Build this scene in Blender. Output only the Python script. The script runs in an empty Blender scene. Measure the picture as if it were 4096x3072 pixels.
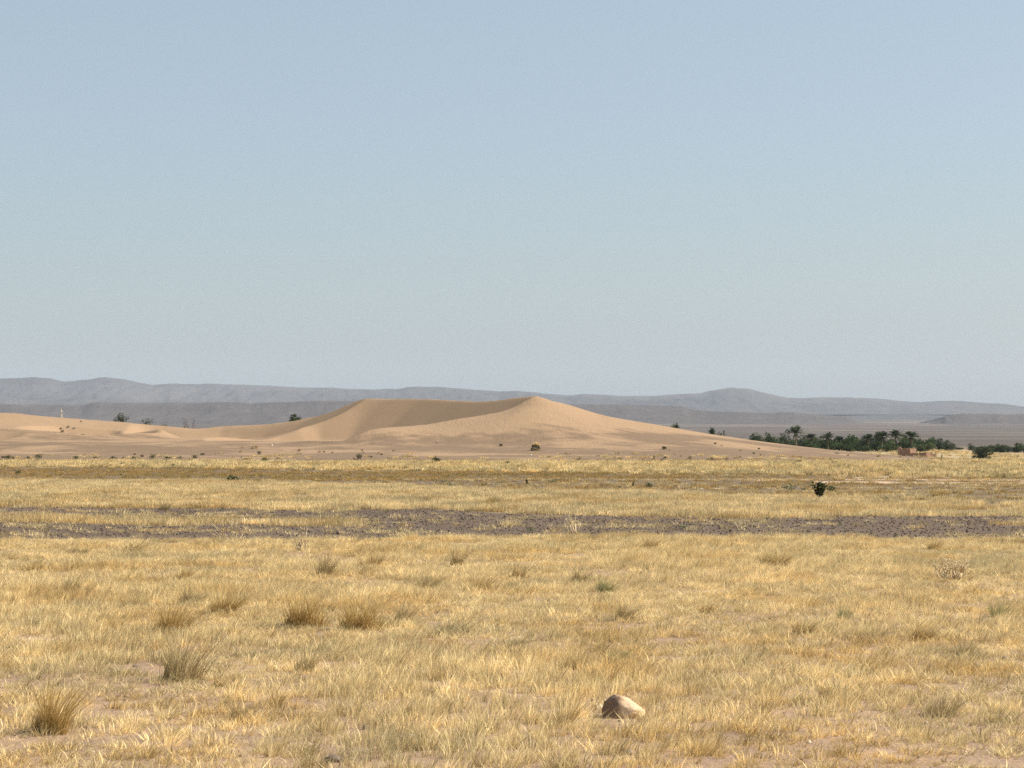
import bpy, math, random
import numpy as np
from mathutils import Vector, Matrix

random.seed(7)
RS = np.random.RandomState(11)
sc = bpy.context.scene
col = sc.collection
R = math.radians

# ------------------------------------------------------------------ camera, sky, sun, exposure
F = 8870.0            # focal length in pixels of the 4096 px wide picture
CX, HY, CH = 2048.0, 1760.0, 2.2
cam_d = bpy.data.cameras.new('camera')
cam_d.sensor_fit = 'HORIZONTAL'
cam_d.sensor_width = 36.0
cam_d.lens = 36.0 * F / 4096.0
cam_d.shift_y = (HY - 1536.0) / 4096.0
cam_d.clip_start = 0.5
cam_d.clip_end = 120000.0
cam = bpy.data.objects.new('camera', cam_d)
cam.location = (0, 0, CH)
cam.rotation_euler = (R(90), 0, 0)
col.objects.link(cam)
sc.camera = cam

SUN_EL, SUN_AZ = R(42), R(79)       # azimuth from the view direction towards the right
sdir = Vector((math.cos(SUN_EL) * math.sin(SUN_AZ), math.cos(SUN_EL) * math.cos(SUN_AZ), math.sin(SUN_EL)))
sun_d = bpy.data.lights.new('sun', 'SUN')
sun_d.energy = 5.0
sun_d.angle = R(0.53)
sun_d.color = (1.0, 0.93, 0.82)
sun = bpy.data.objects.new('sun', sun_d)
sun.rotation_euler = sdir.to_track_quat('Z', 'Y').to_euler()
sun.location = (60, 0, 80)
col.objects.link(sun)

w = bpy.data.worlds.new('World')
sc.world = w
w.use_nodes = True
wn, wl = w.node_tree.nodes, w.node_tree.links
wn.clear()
sky = wn.new('ShaderNodeTexSky')
sky.sky_type = 'NISHITA'
sky.sun_disc = False
sky.sun_elevation = SUN_EL
sky.sun_rotation = SUN_AZ
sky.altitude = 920.0
sky.air_density = 1.24
sky.dust_density = 4.2
sky.ozone_density = 2.2
bg = wn.new('ShaderNodeBackground')
bg.inputs['Strength'].default_value = 0.108
wo = wn.new('ShaderNodeOutputWorld')
# even dust veil over the whole sky
veil = wn.new('ShaderNodeMix'); veil.data_type = 'RGBA'
veil.inputs[0].default_value = 0.5
veil.inputs[7].default_value = (2.98, 3.60, 4.05, 1.0)
wl.new(sky.outputs[0], veil.inputs[6])
wl.new(veil.outputs[2], bg.inputs['Color'])
wl.new(bg.outputs[0], wo.inputs['Surface'])

vs = sc.view_settings
vs.view_transform = 'Standard'
vs.look = 'None'
vs.exposure = 0.45
vs.gamma = 1.0
vs.use_curve_mapping = False
sc.render.engine = 'CYCLES'
sc.cycles.use_denoising = False
sc.cycles.max_bounces = 8
sc.cycles.diffuse_bounces = 3
sc.cycles.transmission_bounces = 4
sc.cycles.volume_bounces = 1

HAZE_DENSITY = 3.3e-5

# ------------------------------------------------------------------ helpers
def px2x(px, d): return (px - CX) / F * d
def py2z(py, d): return CH + (HY - py) / F * d
def py2d(py): return CH * F / (np.asarray(py, float) - HY)

def _hash(ix, iy, seed):
    n = (ix.astype(np.int64) * 374761393 + iy.astype(np.int64) * 668265263 + seed * 1442695041) & 0x7fffffff
    n = ((n ^ (n >> 13)) * 1274126177) & 0x7fffffff
    n = n ^ (n >> 16)
    return (n & 0xffff) / 65535.0

def vnoise(x, y, seed=0):
    x = np.asarray(x, float); y = np.asarray(y, float)
    ix = np.floor(x); iy = np.floor(y)
    fx = x - ix; fy = y - iy
    fx = fx * fx * (3 - 2 * fx); fy = fy * fy * (3 - 2 * fy)
    ix = ix.astype(np.int64); iy = iy.astype(np.int64)
    a = _hash(ix, iy, seed); b = _hash(ix + 1, iy, seed)
    c = _hash(ix, iy + 1, seed); d = _hash(ix + 1, iy + 1, seed)
    return (a * (1 - fx) + b * fx) * (1 - fy) + (c * (1 - fx) + d * fx) * fy

def fbm(x, y, seed=0, octv=4):
    s = 0.0; a = 0.5; t = 0.0
    for k in range(octv):
        s = s + a * vnoise(x, y, seed + 17 * k); t += a
        x = x * 2.03 + 11.3; y = y * 2.03 + 5.7; a *= 0.5
    return s / t

def sstep(a, b, x):
    t = np.clip((x - a) / (b - a), 0, 1)
    return t * t * (3 - 2 * t)

def mesh_np(name, verts, faces, mats=(), attrs=None, smooth=False):
    """faces: (n,3) or (n,4) int array or list of lists"""
    me = bpy.data.meshes.new(name)
    if isinstance(faces, np.ndarray):
        n, k = faces.shape
        me.vertices.add(len(verts)); me.vertices.foreach_set('co', np.asarray(verts, np.float32).ravel())
        me.loops.add(n * k); me.loops.foreach_set('vertex_index', faces.astype(np.int32).ravel())
        me.polygons.add(n)
        me.polygons.foreach_set('loop_start', np.arange(0, n * k, k, dtype=np.int32))
        me.polygons.foreach_set('loop_total', np.full(n, k, np.int32))
        me.update(calc_edges=True)
    else:
        me.from_pydata([tuple(v) for v in verts], [], faces)
    for m in mats: me.materials.append(m)
    for nm, (tp, data) in (attrs or {}).items():
        a = me.attributes.new(nm, tp, 'POINT')
        key = {'FLOAT': 'value', 'INT': 'value', 'FLOAT_VECTOR': 'vector', 'FLOAT_COLOR': 'color'}[tp]
        a.data.foreach_set(key, np.asarray(data).astype(np.int32 if tp == 'INT' else np.float32).ravel())
    if smooth:
        me.polygons.foreach_set('use_smooth', np.ones(len(me.polygons), bool))
    me.validate(clean_customdata=False)
    return me

def obj(name, me, parent=None, loc=(0, 0, 0), **props):
    o = bpy.data.objects.new(name, me)
    col.objects.link(o)
    o.location = loc
    if parent is not None: o.parent = parent
    for k, v in props.items(): o[k] = v
    return o

def grid_faces(nr, nc):
    i = np.arange(nr - 1)[:, None] * nc + np.arange(nc - 1)[None, :]
    i = i.ravel()
    return np.stack([i, i + 1, i + nc + 1, i + nc], 1)

# ------------------------------------------------------------------ materials
def mat(name):
    m = bpy.data.materials.new(name)
    m.use_nodes = True
    nt = m.node_tree
    nt.nodes.clear()
    out = nt.nodes.new('ShaderNodeOutputMaterial')
    return m, nt, out

def nd(nt, t, **kw):
    n = nt.nodes.new(t)
    for k, v in kw.items():
        if k.startswith('i_'): n.inputs[k[2:].replace('_', ' ')].default_value = v
        else: setattr(n, k, v)
    return n

def mixc(nt, fac, a, b, mode='MIX'):
    n = nt.nodes.new('ShaderNodeMix'); n.data_type = 'RGBA'; n.blend_type = mode
    for s, v in ((0, fac), (6, a), (7, b)):
        if hasattr(v, 'is_output') or isinstance(v, bpy.types.NodeSocket): nt.links.new(v, n.inputs[s])
        else: n.inputs[s].default_value = (v if not isinstance(v, tuple) else (*v, 1.0)[:4])
    return n.outputs[2]

def ramp(nt, fac, stops):
    n = nt.nodes.new('ShaderNodeValToRGB')
    e = n.color_ramp.elements
    while len(e) < len(stops): e.new(0.5)
    for k, (p, c) in enumerate(stops):
        e[k].position = p
        e[k].color = (c, c, c, 1) if not isinstance(c, tuple) else (*c, 1)
    nt.links.new(fac, n.inputs[0])
    return n.outputs[0]

def noise(nt, scale, detail=4, rough=0.55, vec=None, stretch=None, distortion=0.0):
    n = nt.nodes.new('ShaderNodeTexNoise')
    n.inputs['Scale'].default_value = scale
    n.inputs['Detail'].default_value = detail
    n.inputs['Roughness'].default_value = rough
    n.inputs['Distortion'].default_value = distortion
    if vec is None:
        g = nt.nodes.new('ShaderNodeNewGeometry'); vec = g.outputs['Position']
    if stretch:
        mp = nt.nodes.new('ShaderNodeMapping'); mp.inputs['Scale'].default_value = stretch
        nt.links.new(vec, mp.inputs[0]); vec = mp.outputs[0]
    nt.links.new(vec, n.inputs['Vector'])
    return n.outputs[0]

def attr(nt, name, inst=False):
    n = nt.nodes.new('ShaderNodeAttribute'); n.attribute_name = name
    n.attribute_type = 'INSTANCER' if inst else 'GEOMETRY'
    return n

def bsdf(nt, out, color, rough=0.9, bump=None, bump_d=0.02, bump_s=0.5, spec=0.15):
    b = nt.nodes.new('ShaderNodeBsdfPrincipled')
    b.inputs['Roughness'].default_value = rough
    b.inputs['Specular IOR Level'].default_value = spec
    if isinstance(color, tuple): b.inputs['Base Color'].default_value = (*color, 1)
    else: nt.links.new(color, b.inputs['Base Color'])
    if bump is not None:
        bp = nt.nodes.new('ShaderNodeBump')
        bp.inputs['Distance'].default_value = bump_d
        bp.inputs['Strength'].default_value = bump_s
        nt.links.new(bump, bp.inputs['Height'])
        nt.links.new(bp.outputs[0], b.inputs['Normal'])
    nt.links.new(b.outputs[0], out.inputs['Surface'])
    return b

# ground: colour of the soil is stored per vertex (soil kinds), grain comes from noise
def make_ground_mat():
    m, nt, out = mat('soil')
    a = attr(nt, 'soil')
    c = a.outputs['Color']
    n1 = noise(nt, 0.9, 5, 0.65)
    n2 = noise(nt, 14.0, 3, 0.7)
    n3 = noise(nt, 0.02, 5, 0.6)
    c = mixc(nt, 1.0, c, ramp(nt, n1, [(0.25, 0.78), (0.75, 1.2)]), 'MULTIPLY')
    c = mixc(nt, 1.0, c, ramp(nt, n2, [(0.25, 0.72), (0.75, 1.25)]), 'MULTIPLY')
    c = mixc(nt, 1.0, c, ramp(nt, n3, [(0.3, 0.85), (0.7, 1.12)]), 'MULTIPLY')
    bsdf(nt, out, c, 0.95, n2, 0.03, 0.6, 0.1)
    return m
M_SOIL = make_ground_mat()

def make_sand_mat():
    m, nt, out = mat('dune_sand')
    lag = attr(nt, 'lag').outputs['Fac']
    n1 = noise(nt, 0.25, 6, 0.6, stretch=(1, 1, 2))
    n2 = noise(nt, 3.0, 4, 0.7)
    sand = mixc(nt, n1, (0.315, 0.209, 0.124), (0.37, 0.248, 0.149))
    dark = mixc(nt, n1, (0.190, 0.128, 0.080), (0.236, 0.162, 0.102))
    c = mixc(nt, lag, sand, dark)
    c = mixc(nt, 1.0, c, ramp(nt, n2, [(0.3, 0.9), (0.7, 1.1)]), 'MULTIPLY')
    # wind ripples: low, broken, only on the windward sand
    rip = noise(nt, 1.0, 4, 0.6, stretch=(1.1, 0.45, 0.3), distortion=1.2)
    sl = attr(nt, 'slip').outputs['Fac']
    bp = nt.nodes.new('ShaderNodeMath'); bp.operation = 'MULTIPLY_ADD'
    mm = nt.nodes.new('ShaderNodeMath'); mm.operation = 'SUBTRACT'; mm.inputs[0].default_value = 1.0
    nt.links.new(sl, mm.inputs[1])
    nt.links.new(rip, bp.inputs[0]); nt.links.new(mm.outputs[0], bp.inputs[1]); bp.inputs[2].default_value = 0.0
    bsdf(nt, out, c, 0.95, bp.outputs[0], 0.22, 0.5, 0.1)
    return m
M_SAND = make_sand_mat()

def make_rock_hill_mat(name, ca, cb, cpale, scale):
    m, nt, out = mat(name)
    n1 = noise(nt, scale, 6, 0.62, stretch=(0.35, 0.35, 3.0))
    n2 = noise(nt, scale * 5, 5, 0.65, stretch=(0.4, 0.4, 2.0))
    c = mixc(nt, ramp(nt, n1, [(0.35, 0.0), (0.65, 1.0)]), ca, cb)
    c = mixc(nt, ramp(nt, n2, [(0.60, 0.0), (0.75, 0.6)]), c, cpale)
    bsdf(nt, out, c, 0.95, n2, 6.0, 0.6, 0.05)
    return m
M_MESA = make_rock_hill_mat('dark_plateau_rock', (0.075, 0.063, 0.058), (0.12, 0.102, 0.092), (0.20, 0.165, 0.138), 0.004)
M_RIDGE = make_rock_hill_mat('far_ridge_rock', (0.075, 0.068, 0.065), (0.115, 0.104, 0.098), (0.17, 0.148, 0.132), 0.0018)

def make_blade_mat(name, lo, hi, transl=0.3):
    """blade colour = tint of the clump x slow run from root to tip"""
    m, nt, out = mat(name)
    t = attr(nt, 'tint', True)
    h = attr(nt, 'h')
    rnd = attr(nt, 'rnd')
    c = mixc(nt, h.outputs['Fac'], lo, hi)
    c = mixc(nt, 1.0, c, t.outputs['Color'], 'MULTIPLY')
    c = mixc(nt, 1.0, c, ramp(nt, rnd.outputs['Fac'], [(0.0, 0.55), (1.0, 1.3)]), 'MULTIPLY')
    d = nt.nodes.new('ShaderNodeBsdfDiffuse'); tr = nt.nodes.new('ShaderNodeBsdfTranslucent')
    nt.links.new(c, d.inputs[0]); nt.links.new(c, tr.inputs[0])
    mx = nt.nodes.new('ShaderNodeMixShader'); mx.inputs[0].default_value = transl
    nt.links.new(d.outputs[0], mx.inputs[1]); nt.links.new(tr.outputs[0], mx.inputs[2])
    nt.links.new(mx.outputs[0], out.inputs['Surface'])
    return m
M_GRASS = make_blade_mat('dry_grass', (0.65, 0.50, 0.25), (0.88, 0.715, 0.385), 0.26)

def make_plant_mat(name, ca, cb, transl=0.2, scale=1.5):
    """own colour per leaf (attribute rnd) and per plant (object random)"""
    m, nt, out = mat(name)
    rnd = attr(nt, 'rnd').outputs['Fac']
    oi = nt.nodes.new('ShaderNodeObjectInfo')
    c = mixc(nt, rnd, ca, cb)
    c = mixc(nt, 1.0, c, ramp(nt, oi.outputs['Random'], [(0, 0.75), (1, 1.25)]), 'MULTIPLY')
    d = nt.nodes.new('ShaderNodeBsdfDiffuse'); tr = nt.nodes.new('ShaderNodeBsdfTranslucent')
    nt.links.new(c, d.inputs[0]); nt.links.new(c, tr.inputs[0])
    mx = nt.nodes.new('ShaderNodeMixShader'); mx.inputs[0].default_value = transl
    nt.links.new(d.outputs[0], mx.inputs[1]); nt.links.new(tr.outputs[0], mx.inputs[2])
    nt.links.new(mx.outputs[0], out.inputs['Surface'])
    return m
def make_tuss_mat(name, ca, cb, tip, transl=0.2):
    m, nt, out = mat(name)
    rnd = attr(nt, 'rnd').outputs['Fac']
    h = attr(nt, 'h').outputs['Fac']
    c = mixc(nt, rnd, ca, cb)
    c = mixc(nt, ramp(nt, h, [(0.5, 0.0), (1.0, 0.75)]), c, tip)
    d = nt.nodes.new('ShaderNodeBsdfDiffuse'); tr = nt.nodes.new('ShaderNodeBsdfTranslucent')
    nt.links.new(c, d.inputs[0]); nt.links.new(c, tr.inputs[0])
    mx = nt.nodes.new('ShaderNodeMixShader'); mx.inputs[0].default_value = transl
    nt.links.new(d.outputs[0], mx.inputs[1]); nt.links.new(tr.outputs[0], mx.inputs[2])
    nt.links.new(mx.outputs[0], out.inputs['Surface'])
    return m
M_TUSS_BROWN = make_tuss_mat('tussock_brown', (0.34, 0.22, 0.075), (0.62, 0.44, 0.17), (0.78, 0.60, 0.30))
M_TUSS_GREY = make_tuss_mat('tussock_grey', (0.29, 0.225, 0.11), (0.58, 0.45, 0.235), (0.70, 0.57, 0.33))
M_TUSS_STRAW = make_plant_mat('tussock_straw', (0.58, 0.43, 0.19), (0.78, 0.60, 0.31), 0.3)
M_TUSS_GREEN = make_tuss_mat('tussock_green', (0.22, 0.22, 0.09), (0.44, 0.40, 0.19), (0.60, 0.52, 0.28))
M_SHRUB_DARK = make_plant_mat('shrub_dark', (0.055, 0.053, 0.027), (0.16, 0.145, 0.075), 0.15)
M_SHRUB_GREEN = make_plant_mat('shrub_green', (0.07, 0.085, 0.035), (0.19, 0.19, 0.085), 0.2)
M_SHRUB_GREY = make_plant_mat('shrub_greygreen', (0.16, 0.17, 0.10), (0.30, 0.29, 0.17), 0.2)
M_SHRUB_TAN = make_plant_mat('shrub_tan', (0.34, 0.25, 0.13), (0.58, 0.44, 0.24), 0.2)
M_CALO = make_plant_mat('calotropis_leaf', (0.045, 0.065, 0.027), (0.15, 0.175, 0.08), 0.2)
M_OLIVE = make_plant_mat('olive_leaf', (0.055, 0.075, 0.045), (0.13, 0.15, 0.09), 0.15)
M_LEAF = make_plant_mat('broad_leaf', (0.04, 0.065, 0.03), (0.115, 0.15, 0.065), 0.15)
M_LIGHT = make_plant_mat('light_leaf', (0.08, 0.12, 0.05), (0.16, 0.20, 0.09), 0.2)
M_PALM = make_plant_mat('palm_leaf', (0.04, 0.06, 0.032), (0.12, 0.145, 0.075), 0.15)
M_DRYSTEM = make_plant_mat('dry_stem', (0.60, 0.46, 0.27), (0.80, 0.66, 0.42), 0.1)

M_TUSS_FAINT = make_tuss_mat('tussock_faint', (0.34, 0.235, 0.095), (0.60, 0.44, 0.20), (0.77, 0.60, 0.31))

def make_plain(name, ca, cb, scale, rough=0.9, bump=0.02):
    m, nt, out = mat(name)
    tc = nt.nodes.new('ShaderNodeTexCoord')
    n1 = noise(nt, scale, 6, 0.65, vec=tc.outputs['Object'])
    c = mixc(nt, ramp(nt, n1, [(0.35, 0.0), (0.65, 1.0)]), ca, cb)
    bsdf(nt, out, c, rough, n1, bump, 0.7, 0.2)
    return m
M_BARK = make_plain('bark', (0.13, 0.095, 0.065), (0.24, 0.18, 0.125), 6)
M_PTRUNK = make_plain('palm_trunk', (0.17, 0.125, 0.085), (0.30, 0.23, 0.16), 4, bump=0.05)
M_DEADWOOD = make_plain('dead_wood', (0.10, 0.07, 0.06), (0.17, 0.12, 0.10), 4)
M_MUD = make_plain('mud_brick', (0.24, 0.137, 0.088), (0.37, 0.225, 0.143), 1.2, bump=0.1)
M_PLASTER = make_plain('pale_plaster', (0.62, 0.50, 0.39), (0.72, 0.61, 0.49), 0.6)
M_PALEST = make_plain('pale_stone', (0.62, 0.50, 0.36), (0.76, 0.64, 0.48), 12, bump=0.01)
M_DARKST = make_plain('dark_stone', (0.13, 0.095, 0.08), (0.24, 0.18, 0.15), 14, bump=0.01)
M_BRNST = make_plain('brown_stone', (0.26, 0.18, 0.125), (0.42, 0.31, 0.22), 12, bump=0.01)
M_WHITE = make_plain('white_litter', (0.78, 0.77, 0.73), (0.85, 0.84, 0.80), 9, bump=0.01)

def make_boulder_mat():
    m, nt, out = mat('boulder_stone')
    tc = nt.nodes.new('ShaderNodeTexCoord')
    v = tc.outputs['Object']
    n1 = noise(nt, 9, 6, 0.62, vec=v)
    n2 = noise(nt, 60, 4, 0.6, vec=v)
    n3 = noise(nt, 4.5, 3, 0.5, vec=v, distortion=1.0)
    c = mixc(nt, ramp(nt, n1, [(0.35, 0), (0.65, 1)]), (0.56, 0.37, 0.22), (0.71, 0.52, 0.335))
    c = mixc(nt, ramp(nt, n3, [(0.56, 0), (0.66, 0.75)]), c, (0.42, 0.23, 0.14))
    c = mixc(nt, 1.0, c, ramp(nt, n2, [(0.3, 0.86), (0.7, 1.1)]), 'MULTIPLY')
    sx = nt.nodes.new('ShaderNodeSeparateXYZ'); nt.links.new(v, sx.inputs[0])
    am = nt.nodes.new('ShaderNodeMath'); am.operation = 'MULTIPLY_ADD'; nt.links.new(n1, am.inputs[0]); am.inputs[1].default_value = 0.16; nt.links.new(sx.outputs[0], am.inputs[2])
    c = mixc(nt, ramp(nt, am.outputs[0], [(0.02, 0.85), (0.075, 0.0)]), c, (0.13, 0.075, 0.05))  # left side darkened: brown stain plus shade put into the stone colour
    bsdf(nt, out, c, 0.85, n1, 0.02, 0.8, 0.25)
    return m
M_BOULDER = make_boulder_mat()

def make_gravel_mat():
    m, nt, out = mat('gravel_stone')
    t = attr(nt, 'tint', True)
    n2 = noise(nt, 30, 3, 0.6)
    c = mixc(nt, 1.0, t.outputs['Color'], ramp(nt, n2, [(0.3, 0.8), (0.7, 1.15)]), 'MULTIPLY')
    bsdf(nt, out, c, 0.95, None, spec=0.03)
    return m
M_GRAVEL = make_gravel_mat()

# ------------------------------------------------------------------ the ground
PROF_Y = np.array([-4000, 0, 215, 300, 400, 480, 560, 620, 800, 1200, 2000, 3500, 6000, 9000, 14000, 20000], float)
PROF_Z = np.array([0, 0, 0, -0.72, -1.50, -1.85, -1.25, -0.45, 0.05, 1.5, 5.6, 18, 46, 82, 150, 230], float)

def gz(x, y):
    x = np.asarray(x, float); y = np.asarray(y, float)
    z = np.interp(y, PROF_Y, PROF_Z)
    z = z - 1.0 * sstep(122, 132, x * 610.0 / np.maximum(y, 100.0)) * sstep(500, 580, y) * (1 - sstep(700, 850, y))
    amp = np.clip(0.05 + (np.abs(y) - 500) * 0.0006, 0.05, 4.0) * np.clip(np.abs(y) / 8.0, 0, 1)
    wl_ = np.where(y > 600, 260.0, 9.0)
    z = z + amp * (fbm(x / wl_, y / wl_, 3, 3) - 0.5) * 1.6
    return z

def edge(px_, pts):
    a = np.array(pts, float)
    return np.interp(px_, a[:, 0], a[:, 1])

def zones(x, y):
    """soil zones by ground position -> (soil colour, grass A, grass B, stubble C, yellow D, gravel) masks"""
    x = np.asarray(x, float); y = np.asarray(y, float)
    yy = np.maximum(y, 1.0)
    # lateral coordinate, expressed at the picture's own scale so the edges below can be listed by column
    u = np.clip(CX + x / yy * F, -2500, 6600)
    n_big = fbm(x / 7.0, y / 3.0, 21, 4) - 0.5
    n_fine = fbm(x / 1.3, y / 0.8, 33, 3) - 0.5
    n_str = fbm(x / 14.0, y / 1.6, 41, 4) - 0.5
    eA = edge(u, [(0, 49.0), (1000, 48.5), (1800, 49.5), (2600, 50.5), (3300, 50.5), (4096, 49.0)]) + n_big * 3.0 + n_fine * 1.6
    eG = py2d(edge(u, [(0, 2031), (600, 2031), (1000, 2040), (1400, 2046), (1700, 2036), (2000, 2056), (2700, 2071), (3300, 2074), (3500, 2061), (4096, 2068)])) + n_big * 4 + n_fine * 3.0
    eB = py2d(edge(u, [(0, 1924), (800, 1930), (1400, 1938), (2000, 1962), (2700, 1975), (3200, 1988), (3600, 2005), (4096, 2016)])) + n_big * 9 + n_fine * 6
    eC = py2d(edge(u, [(0, 1868), (700, 1872), (1400, 1884), (2000, 1888), (2600, 1895), (3200, 1902), (4096, 1912)])) + n_big * 12 + n_fine * 8
    eD = edge(u, [(0, 236), (400, 246), (900, 240), (1100, 205), (1600, 222), (2100, 228), (2500, 205), (3000, 212), (3500, 214), (4096, 222)]) + n_big * 30 + n_fine * 12
    A = (y < eA)
    G = (y >= eA) & (y < eG)
    B = (y >= eG) & (y < eB)
    C = (y >= eB) & (y < eC)
    D = (y >= eC) & (y < eD)
    # lens of grass inside the gravel on the left
    lens = (np.exp(-((u - 90) / 190) ** 2 - ((y - 61.5) / 2.2) ** 2) + np.exp(-((u - 700) / 330) ** 2 - ((y - 58.2) / 2.6) ** 2)
            + np.exp(-((u - 1270) / 170) ** 2 - ((y - 57.8) / 1.6) ** 2) + 0.9 * np.exp(-((u - 4080) / 90) ** 2 - ((y - 58) / 1.3) ** 2))
    lens = (lens + n_fine * 0.9 + n_big * 0.8 > 0.42) & G
    # gravel streaks inside the middle grass
    st = (n_str + 0.30 * np.exp(-((u - 1300) / 550) ** 2 - ((y - 80) / 5) ** 2) + 0.22 * np.exp(-((u - 150) / 350) ** 2 - ((y - 92) / 7) ** 2)
          + 0.18 * np.exp(-((y - 99) / 4.0) ** 2) * (u < 2200) + n_fine * 0.12)
    streak = (st > 0.20) & B
    track = (((np.abs(y - (122.5 + 2.0 * np.sin(u / 170.0))) < 1.9 + n_fine * 3) & (u > 3000)) |
             ((np.abs(y - (113.5 - (u - 3700) * 0.004)) < 2.2 + n_fine * 3) & (u > 3260)) |
             ((np.abs(y - 131) < 1.3 + n_fine * 3) & (u > 3420) & (u < 3800)))
    return dict(A=A, G=G & ~lens, L=lens, B=B & ~streak, S=streak, C=C, D=D, T=track, u=u, far=(y >= eD), n=n_big, nf=n_fine, ns=n_str)

def soil_colour(x, y):
    zn = zones(x, y)
    c = np.empty((x.size, 3))
    c[:] = (0.40, 0.285, 0.19)
    soilA = np.array((0.36, 0.242, 0.158)); grav = np.array((0.146, 0.105, 0.074)); soilB = np.array((0.255, 0.187, 0.119))
    stub = np.array((0.17, 0.123, 0.070)); yel = np.array((0.340, 0.255, 0.140)); sand = np.array((0.216, 0.152, 0.104)); trk = np.array((0.56, 0.39, 0.265))
    plain = np.array((0.110, 0.090, 0.076)); pale = np.array((0.225, 0.180, 0.139))
    def put(mk, v): c[mk] = v
    put(zn['A'], soilA); put(zn['G'] | zn['S'], grav); put(zn['L'] | zn['B'], soilB); put(zn['D'], yel)
    k = sstep(0.0, 1.0, fbm(x / 30.0, y / 5.0, 77, 4) * 3 - 1.0)[:, None]
    cc = stub * (1 - k) + np.array((0.195, 0.142, 0.085)) * k
    m = zn['C']; c[m] = cc[m]
    kg = (sstep(0.62, 0.7, fbm(x / 18.0, y / 3.0, 91, 4)))[:, None]
    cc = c * (1 - kg) + grav * kg * 1.15
    c[m] = cc[m]
    put(zn['far'], sand)
    f = zn['far']
    kf = sstep(520, 900, y)[:, None]
    kp = sstep(0.52, 0.72, fbm(x / 420.0, y / 90.0, 15, 5))[:, None] * 0.8
    cf = sand * (1 - kf) + (plain * (1 - kp) + pale * kp) * kf
    fieldk = (sstep(200, 300, y) * (1 - sstep(600, 680, y)) * sstep(35, 70, x))[:, None]
    cf = cf * (1 - fieldk) + np.array((0.40, 0.30, 0.165)) * fieldk
    c[f] = cf[f]
    c[zn['T']] = trk
    return c

def build_ground():
    ys = [-4000, -1500, -500, -200, -80, -30, -10, 0, 4]
    y = 7.0
    while y < 700: ys.append(y); y *= 1.0105
    while y < 19000: ys.append(y); y *= 1.035
    ys = np.array(ys)
    s = np.concatenate([-np.geomspace(3.0, 0.42, 10)[:-1], np.linspace(-0.40, 0.40, 230), np.geomspace(0.42, 3.0, 10)[1:]])
    Y, S = np.meshgrid(ys, s, indexing='ij')
    X = np.clip(S * (np.abs(Y) + 30.0), -13000 + 200 * S, 13000 + 200 * S)
    Xf, Yf = X.ravel(), Y.ravel()
    Z = gz(Xf, Yf)
    me = mesh_np('ground', np.stack([Xf, Yf, Z], 1), grid_faces(len(ys), len(s)), [M_SOIL],
                 {'soil': ('FLOAT_COLOR', np.concatenate([soil_colour(Xf, Yf), np.ones((Xf.size, 1))], 1))}, True)
    obj('ground', me, kind='structure')
build_ground()

# ------------------------------------------------------------------ the dunes
def tps_fit(P, z, lam=0.003):
    n = len(P)
    d2 = ((P[:, None, :] - P[None, :, :]) ** 2).sum(-1)
    K = np.where(d2 > 0, 0.5 * d2 * np.log(np.maximum(d2, 1e-12)), 0) + lam * np.eye(n) * 50
    Q = np.concatenate([np.ones((n, 1)), P], 1)
    A = np.block([[K, Q], [Q.T, np.zeros((3, 3))]])
    return np.linalg.solve(A, np.concatenate([z, np.zeros(3)]))

def tps_eval(P, wts, X):
    out = np.zeros(len(X)); n = len(P)
    for i in range(n):
        d2 = ((X - P[i]) ** 2).sum(1)
        out += wts[i] * np.where(d2 > 0, 0.5 * d2 * np.log(np.maximum(d2, 1e-12)), 0)
    return out + wts[n] + X @ wts[n + 1:]

def poly_dist(X, poly):
    """distance to polygon, 0 inside"""
    poly = np.array(poly, float)
    inside = np.zeros(len(X), bool); best = np.full(len(X), 1e9)
    for i in range(len(poly)):
        a = poly[i]; b = poly[(i + 1) % len(poly)]
        ab = b - a
        t = np.clip(((X - a) @ ab) / (ab @ ab), 0, 1)
        best = np.minimum(best, np.hypot(*(X - a - t[:, None] * ab).T))
        cr = ((a[1] > X[:, 1]) != (b[1] > X[:, 1]))
        xs = (b[0] - a[0]) * (X[:, 1] - a[1]) / (b[1] - a[1] + 1e-12) + a[0]
        inside ^= cr & (X[:, 0] < xs)
    return np.where(inside, 0, best)

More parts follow.
